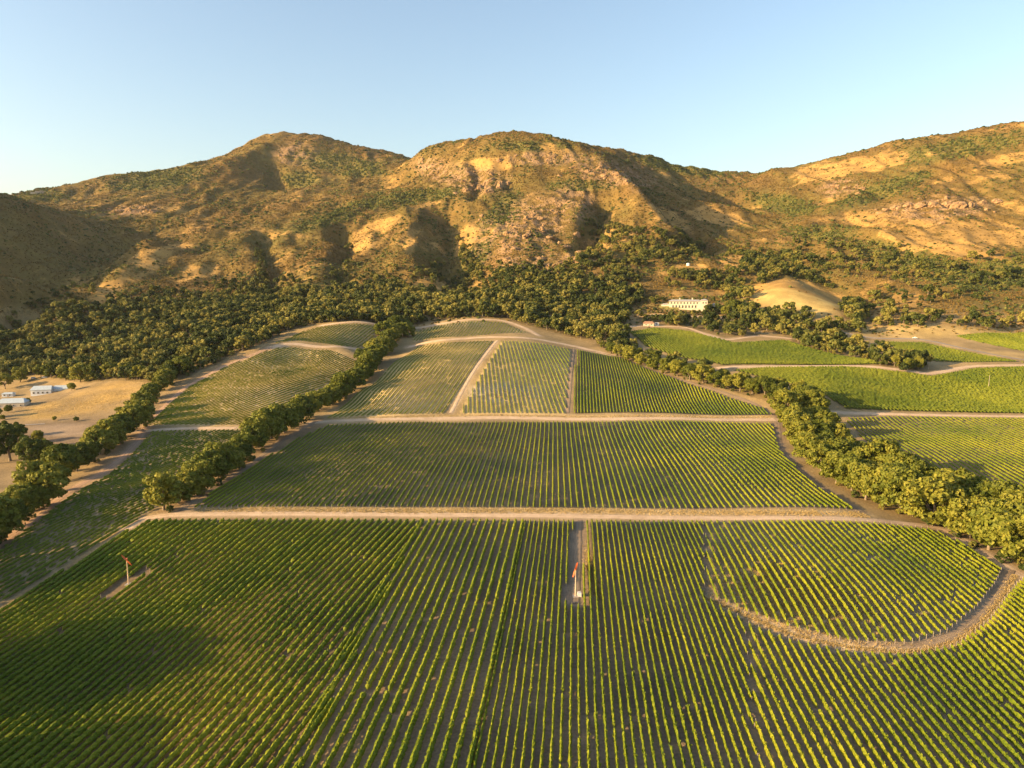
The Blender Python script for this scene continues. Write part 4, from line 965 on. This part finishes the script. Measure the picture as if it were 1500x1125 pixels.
# dry grass on the verges, the curved bank and between the rows
r = np.random.default_rng(78)
gpts = []
def along(pts, wid, per_m, off=0.0):
    c = resample(pts, 1.0); m = int(len(c) * per_m); i = r.integers(0, len(c) - 1, m)
    tg = c[i + 1] - c[i]; tg /= np.linalg.norm(tg, axis=1)[:, None] + 1e-9
    o = off + r.normal(0, wid / 2, m)
    gpts.append(np.stack([c[i, 0] - tg[:, 1] * o, c[i, 1] + tg[:, 0] * o], 1))
along(VERGE[0], 4.5, 14); along(VERGE[1], 3.5, 7); along(LOOP, 1.3, 12)
def inpatch(px, py, rx, ry, m):
    c = gp(px, py); a_ = gp(px + rx, py); b_ = gp(px, py - ry); sx, sy = a_[0] - c[0], b_[1] - c[1]
    gpts.append(np.stack([c[0] + r.normal(0, sx * .5, m), c[1] + r.normal(0, sy * .5, m)], 1))
inpatch(1170, 868, 110, 52, 9000); inpatch(868, 845, 7, 40, 700); inpatch(740, 578, 70, 16, 1600); inpatch(630, 565, 70, 34, 2200); inpatch(700, 650, 120, 26, 1500); inpatch(130, 590, 80, 18, 3500); inpatch(410, 525, 60, 14, 1200); inpatch(480, 560, 34, 26, 1200)
inpatch(900, 846, 2, 3, 30); inpatch(974, 930, 2, 4, 30); inpatch(760, 940, 6, 40, 150)
G = np.vstack(gpts); gz = hz(G[:, 0], G[:, 1])
nb = 5; m = len(G) * nb
bx = np.repeat(G[:, 0], nb) + r.normal(0, .22, m); by = np.repeat(G[:, 1], nb) + r.normal(0, .22, m); bz = np.repeat(gz, nb)
a = r.uniform(0, 6.28, m); w = r.uniform(.06, .16, m); hh = r.uniform(.25, .7, m); lx, ly = r.normal(0, .18, m), r.normal(0, .18, m)
b0 = np.stack([bx - np.cos(a) * w, by - np.sin(a) * w, bz], 1); b1 = np.stack([bx + np.cos(a) * w, by + np.sin(a) * w, bz], 1); tp = np.stack([bx + lx, by + ly, bz + hh], 1)
add('dry_grass', mk_mesh('dry_grass', np.stack([b0, b1, tp], 1).reshape(-1, 3), tris=np.arange(m * 3).reshape(-1, 3)), MAT['straw'], kind='stuff', label='golden dry grass on verges, bank and bare patches', category='dry grass')
# ------------------------------------------------------------------ built things
def box(name, sx, sy, sz, mat, parent=None, loc=(0, 0, 0), rot=None, taper=1.0, **props):
    """box standing on its local origin"""
    x, y = sx / 2, sy / 2; t = taper
    V = [(-x, -y, 0), (x, -y, 0), (x, y, 0), (-x, y, 0), (-x * t, -y * t, sz), (x * t, -y * t, sz), (x * t, y * t, sz), (-x * t, y * t, sz)]
    me = mk_mesh(name, V, [(3, 2, 1, 0), (4, 5, 6, 7), (0, 1, 5, 4), (1, 2, 6, 5), (2, 3, 7, 6), (3, 0, 4, 7)])
    return add(name, me, mat, parent, loc, rot, **props)
def roof(name, sx, sy, h, ridge, mat, parent, loc, eave=0.25):
    """hip (ridge < sx) or gable (ridge = sx) roof with a thick eave"""
    x, y, r = sx / 2, sy / 2, ridge / 2
    V = [(-x, -y, 0), (x, -y, 0), (x, y, 0), (-x, y, 0), (-x, -y, eave), (x, -y, eave), (x, y, eave), (-x, y, eave), (-r, 0, eave + h), (r, 0, eave + h)]
    me = mk_mesh(name, V, [(3, 2, 1, 0), (0, 1, 5, 4), (1, 2, 6, 5), (2, 3, 7, 6), (3, 0, 4, 7), (4, 5, 9, 8), (6, 7, 8, 9)], [(5, 6, 9), (7, 4, 8)])
    return add(name, me, mat, parent, loc)
def cyl(name, r0, r1, h, mat, parent=None, loc=(0, 0, 0), rot=None, seg=14, **props):
    a = np.arange(seg) * 2 * math.pi / seg
    V = np.vstack([np.stack([np.cos(a) * r0, np.sin(a) * r0, 0 * a], 1), np.stack([np.cos(a) * r1, np.sin(a) * r1, 0 * a + h], 1), [(0, 0, 0), (0, 0, h)]])
    Q = [(i, (i + 1) % seg, seg + (i + 1) % seg, seg + i) for i in range(seg)]
    T = [((i + 1) % seg, i, 2 * seg) for i in range(seg)] + [(seg + i, seg + (i + 1) % seg, 2 * seg + 1) for i in range(seg)]
    return add(name, mk_mesh(name, V, Q, T), mat, parent, loc, rot, **props)
MAT['cream'] = plain('cream_plaster', (0.52, 0.46, 0.35), 0.8, 0.4, 0.06)
MAT['white_wall'] = plain('white_paint', (0.68, 0.68, 0.67), 0.7, 0.5, 0.06)
MAT['pane'] = plain('dark_glass', (0.05, 0.06, 0.07), 0.15, 1.0, 0.2)
MAT['roof_grey'] = plain('grey_tile', (0.34, 0.32, 0.30), 0.8, 1.2, 0.2)
MAT['roof_blue'] = plain('pale_metal_roof', (0.42, 0.47, 0.50), 0.45, 0.6, 0.12)
MAT['roof_brown'] = plain('brown_roof', (0.32, 0.17, 0.10), 0.8, 1.0, 0.2)
MAT['stone'] = plain('pale_stone', (0.52, 0.44, 0.33), 0.9, 1.0, 0.18)
MAT['wood'] = plain('weathered_wood', (0.36, 0.26, 0.18), 0.85, 2.0, 0.3)
MAT['tower_paint'] = plain('pale_orange_paint', (0.56, 0.40, 0.27), 0.5, 1.2, 0.12)
MAT['blade'] = plain('orange_red_paint', (0.62, 0.13, 0.04), 0.45, 1.0, 0.15)
MAT['engine'] = plain('pale_engine_cover', (0.70, 0.62, 0.58), 0.5, 1.5, 0.1)
MAT['tyre'] = plain('black_rubber', (0.03, 0.03, 0.03), 0.8, 3.0, 0.2)
MAT['car_white'] = plain('white_car_paint', (0.78, 0.78, 0.76), 0.3, 0.5, 0.04)
MAT['lawn'] = plain('green_lawn', (0.14, 0.17, 0.03), 0.95, 0.8, 0.3)
MAT['concrete'] = plain('dusty_concrete', (0.30, 0.27, 0.25), 0.9, 1.2, 0.2)

# wind machines
def wind_machine(xy, label, blade_tilt, face, hub=10.3, engine=True):
    x, y = xy
    e = add('wind_machine', None, loc=(x, y, float(hz(x, y))), label=label, category='wind machine', group='wind machines in the vineyard')
    box('concrete_pad', 2.2, 2.2, 0.35, MAT['concrete'], e, (0, 0, -0.1))
    cyl('tower', 0.26, 0.15, hub, MAT['tower_paint'], e, (0, 0, 0.2))
    # gearbox lies along the local -y axis, blades turn in the x-z plane in front of it
    g = box('gearbox', 0.55, 1.3, 0.6, MAT['blade'], e, (0, 0, hub + 0.1), (0, 0, face))
    cyl('hub', 0.28, 0.2, 0.45, MAT['blade'], g, (0, -0.62, 0.3), (math.pi / 2, 0, 0))
    n = 8; L = 2.95
    for sgn in (1, -1):
        V = []
        for i in range(n):
            f = i / (n - 1); w = 0.17 + 0.16 * math.sin(math.pi * min(1, f * 1.15)) ; tw = math.radians(38 - 28 * f); th_ = 0.05 * (1 - .6 * f)
            for cx_, cy_ in ((-w, th_), (w, th_), (w, -th_), (-w, -th_)):
                V.append((cx_ * math.cos(tw) - cy_ * math.sin(tw), cx_ * math.sin(tw) + cy_ * math.cos(tw), 0.1 + f * L))
        Q = [(i * 4 + k, i * 4 + (k + 1) % 4, i * 4 + 4 + (k + 1) % 4, i * 4 + 4 + k) for i in range(n - 1) for k in range(4)] + [(3, 2, 1, 0), tuple(4 * (n - 1) + k for k in range(4))]
        add('blade', mk_mesh('blade', V, Q), MAT['blade'], g, (0, -0.9, 0.3), (0, blade_tilt + (0 if sgn > 0 else math.pi), 0))
    if engine:
        eb = box('engine_box', 1.4, 2.2, 1.3, MAT['engine'], e, (1.5, 0.6, 0.0), taper=0.9)
        cyl('exhaust', 0.07, 0.07, 0.7, MAT['roof_grey'], eb, (0.3, 0.5, 1.25), seg=8)
wind_machine(WM_A, 'pale wind machine with red blades and engine box, in the bare middle strip', math.radians(16), math.radians(-20), 10.3)
wind_machine(WM_B, 'slim wind machine with orange blades on the bare strip, front left', math.radians(-34), math.radians(25), 10.3, False)

# poles
def pole(px, py, h, label, arm=True, r=0.17):
    x, y = gp(px, py)
    e = add('utility_pole', None, loc=(x, y, float(hz(x, y))), label=label, category='pole', group='poles on the right')
    cyl('shaft', r, r * .7, h + .5, MAT['post'], e, (0, 0, -.5), seg=10)
    if arm:
        b = box('crossarm', 2.4, .14, .18, MAT['wood'], e, (0, 0, h - .9))
        for q in (-1, 0, 1): cyl('insulator', .06, .04, .22, MAT['white_wall'], b, (q * 1.0, 0, .18), seg=8)
    else: cyl('cap', r * .9, r * .5, .15, MAT['post'], e, (0, 0, h), seg=10)
pole(1448, 568, 12, 'lone pale pole standing in the bright field at far right', False, 0.26)
pole(1360, 541, 9, 'short pole by the broad oak at the track bend', False, 0.22)
pole(1224, 515, 12, 'wooden utility pole against the tree belt right of the bright field')
pole(1272, 520, 9, 'utility pole half hidden in the tree belt')
pole(1113, 488, 9, 'grey utility pole on the bank above the bright field')

# villa
x, y = gp(1007, 452); zb = float(hz(x, y))
v = add('villa', None, loc=(x, y + 6, zb), rot=(0, 0, math.radians(-12)), label='large cream two storey villa on the hillside terrace', category='house')
v.scale = (1, 1, 1.3)
wl = box('wall', 46, 13, 10.5, MAT['cream'], v, (-2, 3, -2.5)); box('side_wing', 9, 15, 11.6, MAT['cream'], v, (25, 2.5, -2.5)); box('low_wing', 13, 9, 6.5, MAT['cream'], v, (-30, 5, -2.5))
roof('roof', 48, 15, 1.7, 38, MAT['roof_grey'], v, (-2, 3, 8.0)); roof('roof', 10, 16.4, 1.5, 3, MAT['roof_grey'], v, (25, 2.5, 9.1)); roof('roof', 14, 10, 1.2, 6, MAT['roof_grey'], v, (-30, 5, 4.0))
tw_ = box('terrace_wall', 34, 7, 4.6, MAT['cream'], v, (6, -8, -4.8)); box('balustrade', 34, .3, .9, MAT['stone'], tw_, (0, -3.3, 4.6))
box('chimney', 1.6, 1.6, 2.6, MAT['cream'], v, (8, 5, 9.2)); box('chimney', 1.6, 1.6, 2.6, MAT['cream'], v, (-10, 5, 9.2))
def window(parent, x_, y_, z_, w_, h_):
    f = box('window', w_ + .4, .25, h_ + .4, MAT['stone'], parent, (x_, y_, z_)); box('pane', w_, .1, h_, MAT['pane'], f, (0, -.14, .2))
for k in range(9): window(v, -22 + k * 4.6, -3.6, 5.0, 1.4, 2.0)
for k in range(8): window(v, -19.5 + k * 4.6, -3.6, 0.6, 1.8, 2.8)
for k in range(2): window(v, 23 + k * 4, -5.1, 5.4, 1.3, 1.9)
# garden: olive row, lawn, barn, shed, tank
for k in range(15):
    px = 950 + k * 6.8; x, y = gp(px, 458.5 + 0.8 * math.sin(k))
    tree(x, y, random.uniform(4.0, 5.2), WOOD, f'small olive tree in the row below the villa, {ordinal(k + 1)} from the left', 'olive row below the villa', 'olive_tree', squash=0.9)
for k in range(14):
    px = 938 + k * 8.2; x, y = gp(px, 441.5 + 1.2 * math.sin(k * 1.7))
    if 972 < px < 1042: continue
    tree(x, y, random.uniform(6, 9), WOOD, f'tree in the garden behind the villa, {ordinal(k + 1)} from the left', 'garden trees behind the villa', 'garden_tree')
for k in range(12):
    px = 975 + k * 8.5; x, y = gp(px, 467.5 + 1.5 * math.sin(k * 2.1))
    tree(x, y, random.uniform(4.0, 6.5), WOOD, f'garden tree below the lower villa drive, {ordinal(k + 1)} from the left', 'garden trees below the villa drive', 'garden_tree')
def house(px, py, L, Wd, hw_, rh, rotz, wallm, roofm, name, label, cat, nwin=4, ridge=None, group=None, sink=1.0):
    x, y = gp(px, py)
    e = add(name, None, loc=(x, y, float(hz(x, y))), rot=(0, 0, rotz), label=label, category=cat)
    if group: e['group'] = group
    box('wall', L, Wd, hw_ + sink, MAT[wallm], e, (0, 0, -sink))
    roof('roof', L + .9, Wd + .9, rh, L * .75 if ridge is None else ridge, MAT[roofm], e, (0, 0, hw_))
    for k in range(nwin): window(e, -L / 2 + (k + .5) * L / nwin, -Wd / 2 - .08, 1.0, 1.3, 1.2)
    box('door', 1.1, .2, 2.1, MAT['wood'], e, (L * .07, -Wd / 2 - .1, 0))
    return e
house(950, 477, 14, 8, 3.2, 2.4, math.radians(-10), 'stone', 'roof_brown', 'barn', 'small barn with brown roof at the left corner of the bright field', 'barn', 2)
house(962, 476.5, 6, 5, 2.6, 1.2, math.radians(-10), 'white_wall', 'roof_grey', 'shed', 'little pale shed beside the brown barn', 'shed', 1)
house(1048, 449, 9, 6, 3.0, 1.4, math.radians(-15), 'cream', 'roof_grey', 'pool_house', 'small cream garden house right of the villa', 'house', 2)
# ranch houses on the left
A_, B_ = gp(47, 580), gp(99, 570)
ang = math.atan2(B_[1] - A_[1], B_[0] - A_[0]); LL_ = math.hypot(B_[0] - A_[0], B_[1] - A_[1])
rx_, ry_ = A_[0] + (B_[0] - A_[0]) * .3, A_[1] + (B_[1] - A_[1]) * .3
e = add('ranch_house', None, loc=(rx_, ry_, float(hz(rx_, ry_)) + .2), rot=(0, 0, ang), label='long white ranch house with pale metal roof beside the meadow', category='house')
box('wall', LL_ * .56, 12, 6.2, MAT['white_wall'], e, (0, 2, -1.2)); roof('roof', LL_ * .56 + 1.2, 13.4, 3.4, LL_ * .5, MAT['roof_blue'], e, (0, 2, 5.0))
box('wing_wall', LL_ * .52, 9, 6.0, MAT['white_wall'], e, (LL_ * .5, 6.5, -1.2)); roof('wing_roof', LL_ * .52 + 1, 10.2, 2.9, LL_ * .44, MAT['roof_blue'], e, (LL_ * .5, 6.5, 4.8))
for k in range(4): window(e, -LL_ * .2 + k * LL_ * .125, -4.1, 1.2, 1.5, 1.5)
for k in range(3): window(e, LL_ * .38 + k * LL_ * .12, 1.9, 1.0, 1.4, 1.5)
box('porch', 6, 3.2, 2.7, MAT['wood'], e, (LL_ * .32, -1.2, 0))
house(20, 595, 24, 14, 4.0, 3.4, ang, 'stone', 'roof_blue', 'house', 'low house with grey green hipped roof at the left edge', 'house', 4)
house(157, 528, 9, 6, 2.8, 1.2, math.radians(10), 'white_wall', 'roof_blue', 'shed', 'small pale shed under the oaks above the meadow', 'shed', 2)
house(13, 580.5, 10, 7, 2.8, 1.2, ang, 'white_wall', 'roof_blue', 'shed', 'white shed behind the grey green hipped roof', 'shed', 2)
# house on the far left hilltop
x, y = gp(57, 284.5)
e = add('hilltop_house', None, loc=(x, y + 8, float(hz(x, y + 8))), rot=(0, 0, math.radians(30)), label='pale stone house on the skyline at upper left', category='house')
box('wall', 30, 14, 11, MAT['stone'], e, (0, 0, -3)); box('tower', 11, 11, 13.5, MAT['stone'], e, (4, -1.5, -3)); roof('roof', 31, 15, 1.4, 24, MAT['roof_brown'], e, (0, 0, 8.0))
box('low_wing', 14, 9, 7, MAT['stone'], e, (-21, 0, -3))
for k in range(4): window(e, -12 + k * 5.2, -7.15, 2.5, 1.6, 2.2)
# white tank on the slope
x, y = gp(1008, 389)
e = add('water_tank', None, loc=(x, y, float(hz(x, y)) - .5), label='round white water tank on the slope above the villa', category='tank')
cyl('shell', 3.0, 3.0, 4.5, MAT['white_wall'], e, seg=20); cyl('lid', 3.1, 0.4, 0.8, MAT['white_wall'], e, (0, 0, 4.5), seg=20)
# vehicles
def vehicle(px, py, rotz, label, name='pickup_truck', cat='truck', cabin=0.42):
    x, y = gp(px, py)
    e = add(name, None, loc=(x, y, float(hz(x, y)) + .22), rot=(0, 0, rotz), label=label, category=cat)
    box('body', 5.2, 1.9, .75, MAT['car_white'], e, (0, 0, .45), taper=.97)
    c = box('cabin', 5.2 * cabin, 1.75, .75, MAT['car_white'], e, (.35 if cabin < .6 else -.2, 0, 1.2), taper=.84)
    box('windscreen', .06, 1.4, .5, MAT['pane'], c, (5.2 * cabin * .46, 0, .14)); box('side_window', 5.2 * cabin * .7, .05, .42, MAT['pane'], c, (0, -.82, .2)); box('side_window', 5.2 * cabin * .7, .05, .42, MAT['pane'], c, (0, .82, .2))
    for sx in (-1.6, 1.6):
        for sy in (-.92, .92): cyl('wheel', .38, .38, .25, MAT['tyre'], e, (sx, sy + .12, .36), (math.pi / 2, 0, 0), seg=14)
vehicle(1340, 496, math.radians(-12), 'white pickup truck on the paved road at right')
vehicle(49, 555, math.radians(30), 'white van parked above the ranch house', 'van', 'van', .8)
vehicle(65, 554, math.radians(20), 'white car parked behind the ranch house', 'car', 'car', .62)
# meadow fence
fp = resample(gps([(44, 592), (76, 588), (92, 581), (106, 574)]), 4.0)
e = add('paddock_fence', None, loc=(fp[0][0], fp[0][1], float(hz(*fp[0]))), label='low rail fence between the ranch house and the golden meadow', category='fence')
o0 = np.array([fp[0][0], fp[0][1], float(hz(*fp[0]))])
pmesh = None
for i, p in enumerate(fp):
    b = np.array([p[0], p[1], float(hz(*p))]) - o0
    if pmesh is None: pmesh = box('fence_post', .14, .14, 1.4, MAT['wood'], e, tuple(b - [0, 0, .15])).data
    else: add('fence_post', pmesh, parent=e, loc=tuple(b - [0, 0, .15]))
    if i + 1 < len(fp):
        c = np.array([fp[i + 1][0], fp[i + 1][1], float(hz(*fp[i + 1]))]) - o0
        for hgt in (.5, 1.0):
            V, Q = tube([b + [0, 0, hgt], c + [0, 0, hgt]], [.06, .06], 5); add('rail', mk_mesh('rail', V, Q), MAT['wood'], e)
# raised beds below the meadow
for k in range(5):
    x, y = gp(16 + k * 11, 624 - k * 0.6)
    b = add('garden_bed', None, loc=(x, y, float(hz(x, y))), rot=(0, 0, ang + .1), label=f'flat raised bed below the meadow, {ordinal(k + 1)} from the left', category='garden bed', group='raised beds below the meadow')
    box('frame', 5.5, 2.6, .45, MAT['wood'], b, (0, 0, -.12)); box('soil', 5.2, 2.3, .06, MAT['concrete'], b, (0, 0, .34))
# pond
m_, nt, bs = new_mat('pond_water')
bs.inputs['Base Color'].default_value = (0.03, 0.14, 0.13, 1); bs.inputs['Roughness'].default_value = 0.06
tc = nt.nodes.new('ShaderNodeTexCoord'); nn = noise(nt, tc.outputs['Object'], 0.9, 2.0); bp = N(nt, 'ShaderNodeBump', inp={'Strength': .1, 'Distance': .2}); nt.links.new(nn, bp.inputs['Height']); nt.links.new(bp.outputs[0], bs.inputs['Normal'])
a = np.linspace(0, 2 * math.pi, 40, endpoint=False); rr = 15 * (1 + .12 * np.sin(3 * a + 1) + .06 * np.sin(7 * a))
add('pond', mk_mesh('pond', np.vstack([np.stack([np.cos(a) * rr, np.sin(a) * rr * .9, 0 * a], 1), [(0, 0, 0)]]), tris=[(i, (i + 1) % 40, 40) for i in range(40)]), m_, loc=(POND[0], POND[1], float(hz(*POND)) + .25), kind='structure')

# ------------------------------------------------------------------ rock outcrops
def rock_mat():
    m, nt, b = new_mat('weathered_rock')
    geo = nt.nodes.new('ShaderNodeNewGeometry'); P = geo.outputs['Position']
    n_ = noise(nt, P, 0.16, 4.0, .7); n2_ = noise(nt, P, 0.7, 3.0, .6)
    c = ramp(nt, n_, [(.3, (.15, .09, .048)), (.5, (.27, .17, .09)), (.72, (.37, .24, .125))])
    nt.links.new(c, b.inputs['Base Color']); b.inputs['Roughness'].default_value = .95; b.inputs['Specular IOR Level'].default_value = .1
    bp = N(nt, 'ShaderNodeBump', inp={'Strength': .8, 'Distance': 1.5}); nt.links.new(mth(nt, 'ADD', n_, mth(nt, 'MULTIPLY', n2_, .4)), bp.inputs['Height']); nt.links.new(bp.outputs[0], b.inputs['Normal'])
    return m
MAT['rock'] = rock_mat()
def make_rock(seed, nu=22, nv=13):
    r_ = np.random.default_rng(seed)
    th_ = np.linspace(0, 2 * math.pi, nu, endpoint=False); ph = np.linspace(-.45 * math.pi, .5 * math.pi, nv)
    T_, F_ = np.meshgrid(th_, ph)
    d = np.stack([np.cos(T_) * np.cos(F_), np.sin(T_) * np.cos(F_), np.sin(F_)], -1)
    rad = np.full(T_.shape, 1.35)
    for _ in range(16):    # cut by random planes: blocky, cleft faces
        n_ = r_.normal(size=3); n_ /= np.linalg.norm(n_); k_ = r_.uniform(.62, .98); c_ = d @ n_
        rad = np.minimum(rad, np.where(c_ > .05, k_ / np.maximum(c_, .05), 9))
    q = d * rad[..., None]
    cl = np.abs(np.sin(T_ * r_.integers(3, 6) + r_.uniform(0, 6) + 2 * q[..., 2])); q[..., :2] *= (1 - .16 * (cl < .25))[..., None]
    q += r_.normal(0, .03, q.shape)
    V = q.reshape(-1, 3); id_ = np.arange(nu * nv).reshape(nv, nu)
    Q = np.stack([id_[:-1].ravel(), np.roll(id_[:-1], -1, 1).ravel(), np.roll(id_[1:], -1, 1).ravel(), id_[1:].ravel()], 1)
    return mk_mesh('rock', V, Q)
ROCKM = [make_rock(500 + i) for i in range(6)]
for m in ROCKM: m.materials.append(MAT['rock'])
OUT = [('right hill cliff', [(1297, 308, 9, 9), (1313, 305, 12, 14), (1331, 301, 15, 13), (1350, 303, 15, 12), (1368, 300, 17, 15), (1388, 302, 14, 16), (1406, 304, 20, 24), (1424, 303, 13, 22), (1441, 299, 14, 14), (1463, 296, 13, 10), (1288, 313, 8, 6)]),
       ('cleft crag left of the central peak', [(684, 280, 13, 14), (703, 276, 11, 17), (716, 281, 15, 16), (732, 276, 13, 18), (744, 270, 10, 16), (668, 284, 12, 10), (722, 264, 12, 10)]),
       ('crag under the left skyline', [(176, 309, 13, 9), (190, 308, 16, 12), (206, 307, 14, 11), (222, 309, 12, 8), (160, 307, 12, 6)]),
       ('rocky rib right of the central peak', [(862, 252, 12, 10), (884, 258, 13, 11), (905, 256, 12, 12), (918, 268, 12, 10), (820, 258, 10, 8), (840, 246, 12, 8)]),
       ('rocky face below the central peak', [(790, 322, 11, 9), (772, 345, 12, 9), (806, 350, 13, 11), (830, 362, 12, 9), (756, 365, 10, 8), (845, 345, 10, 12), (742, 380, 10, 7), (792, 380, 11, 8), (815, 312, 9, 8), (850, 372, 9, 8)]),
       ('brown knob on the right ridge', [(1222, 272, 12, 8), (1240, 276, 13, 10), (1258, 284, 10, 8)])]
for nm, lst in OUT:
    for k, (px, py, sx, sz) in enumerate(sorted(lst)):
        x, y = gp(px, py)
        o = add('rock_outcrop', ROCKM[(k * 5 + len(nm)) % 6], loc=(x, y + sx * .25, float(hz(x, y)) - sz * .1), rot=(0, 0, random.uniform(0, 6.28)), label=f'weathered rock in the {nm}, {ordinal(k + 1)} from the left', category='rock', group='rocks of the ' + nm)
        o.scale = (sx * random.uniform(.8, 1.1), sx * random.uniform(.7, 1.0), sz * .8)
r = np.random.default_rng(90)
RP = []
for cx_, cy_, rx_, ry_, a_ in ROCKS:
    if rx_ < 1: continue
    for _ in range(int(rx_ * ry_ / 36)):
        RP.append((cx_ + r.normal(0, rx_ * .45), cy_ + r.normal(0, ry_ * .45)))
RW = [gp(*p) for p in RP]; RW = np.array([p for p in RW if p[1] > 1200])
scatter('loose_rocks', np.stack([RW[:, 0], RW[:, 1], hz(RW[:, 0], RW[:, 1]) - .8], 1), r.gamma(2.0, 1.1, len(RW)) + .8, [(m, None) for m in ROCKM], 'scattered boulders and broken ledges on the rocky hill faces', 'rocks')

# ------------------------------------------------------------------ air: thin even haze from the ground to just above the hilltops
hm = bpy.data.materials.new('thin_haze'); hm.use_nodes = True
hn = hm.node_tree
for q in list(hn.nodes):
    if q.type == 'BSDF_PRINCIPLED': hn.nodes.remove(q)
pv = hn.nodes.new('ShaderNodeVolumePrincipled')
pv.inputs['Color'].default_value = (0.86, 0.92, 1.0, 1); pv.inputs['Density'].default_value = 0.000013; pv.inputs['Anisotropy'].default_value = 0.2
hn.links.new(pv.outputs[0], hn.nodes['Material Output'].inputs['Volume'])
zt = float(TZ.max()) + 40; zl = float(TZ.min()) - 4
box('haze', 64000, 64000, zt - zl, hm, None, (0, 0, zl), kind='stuff', label='thin golden evening haze over the valley and hills', category='haze')
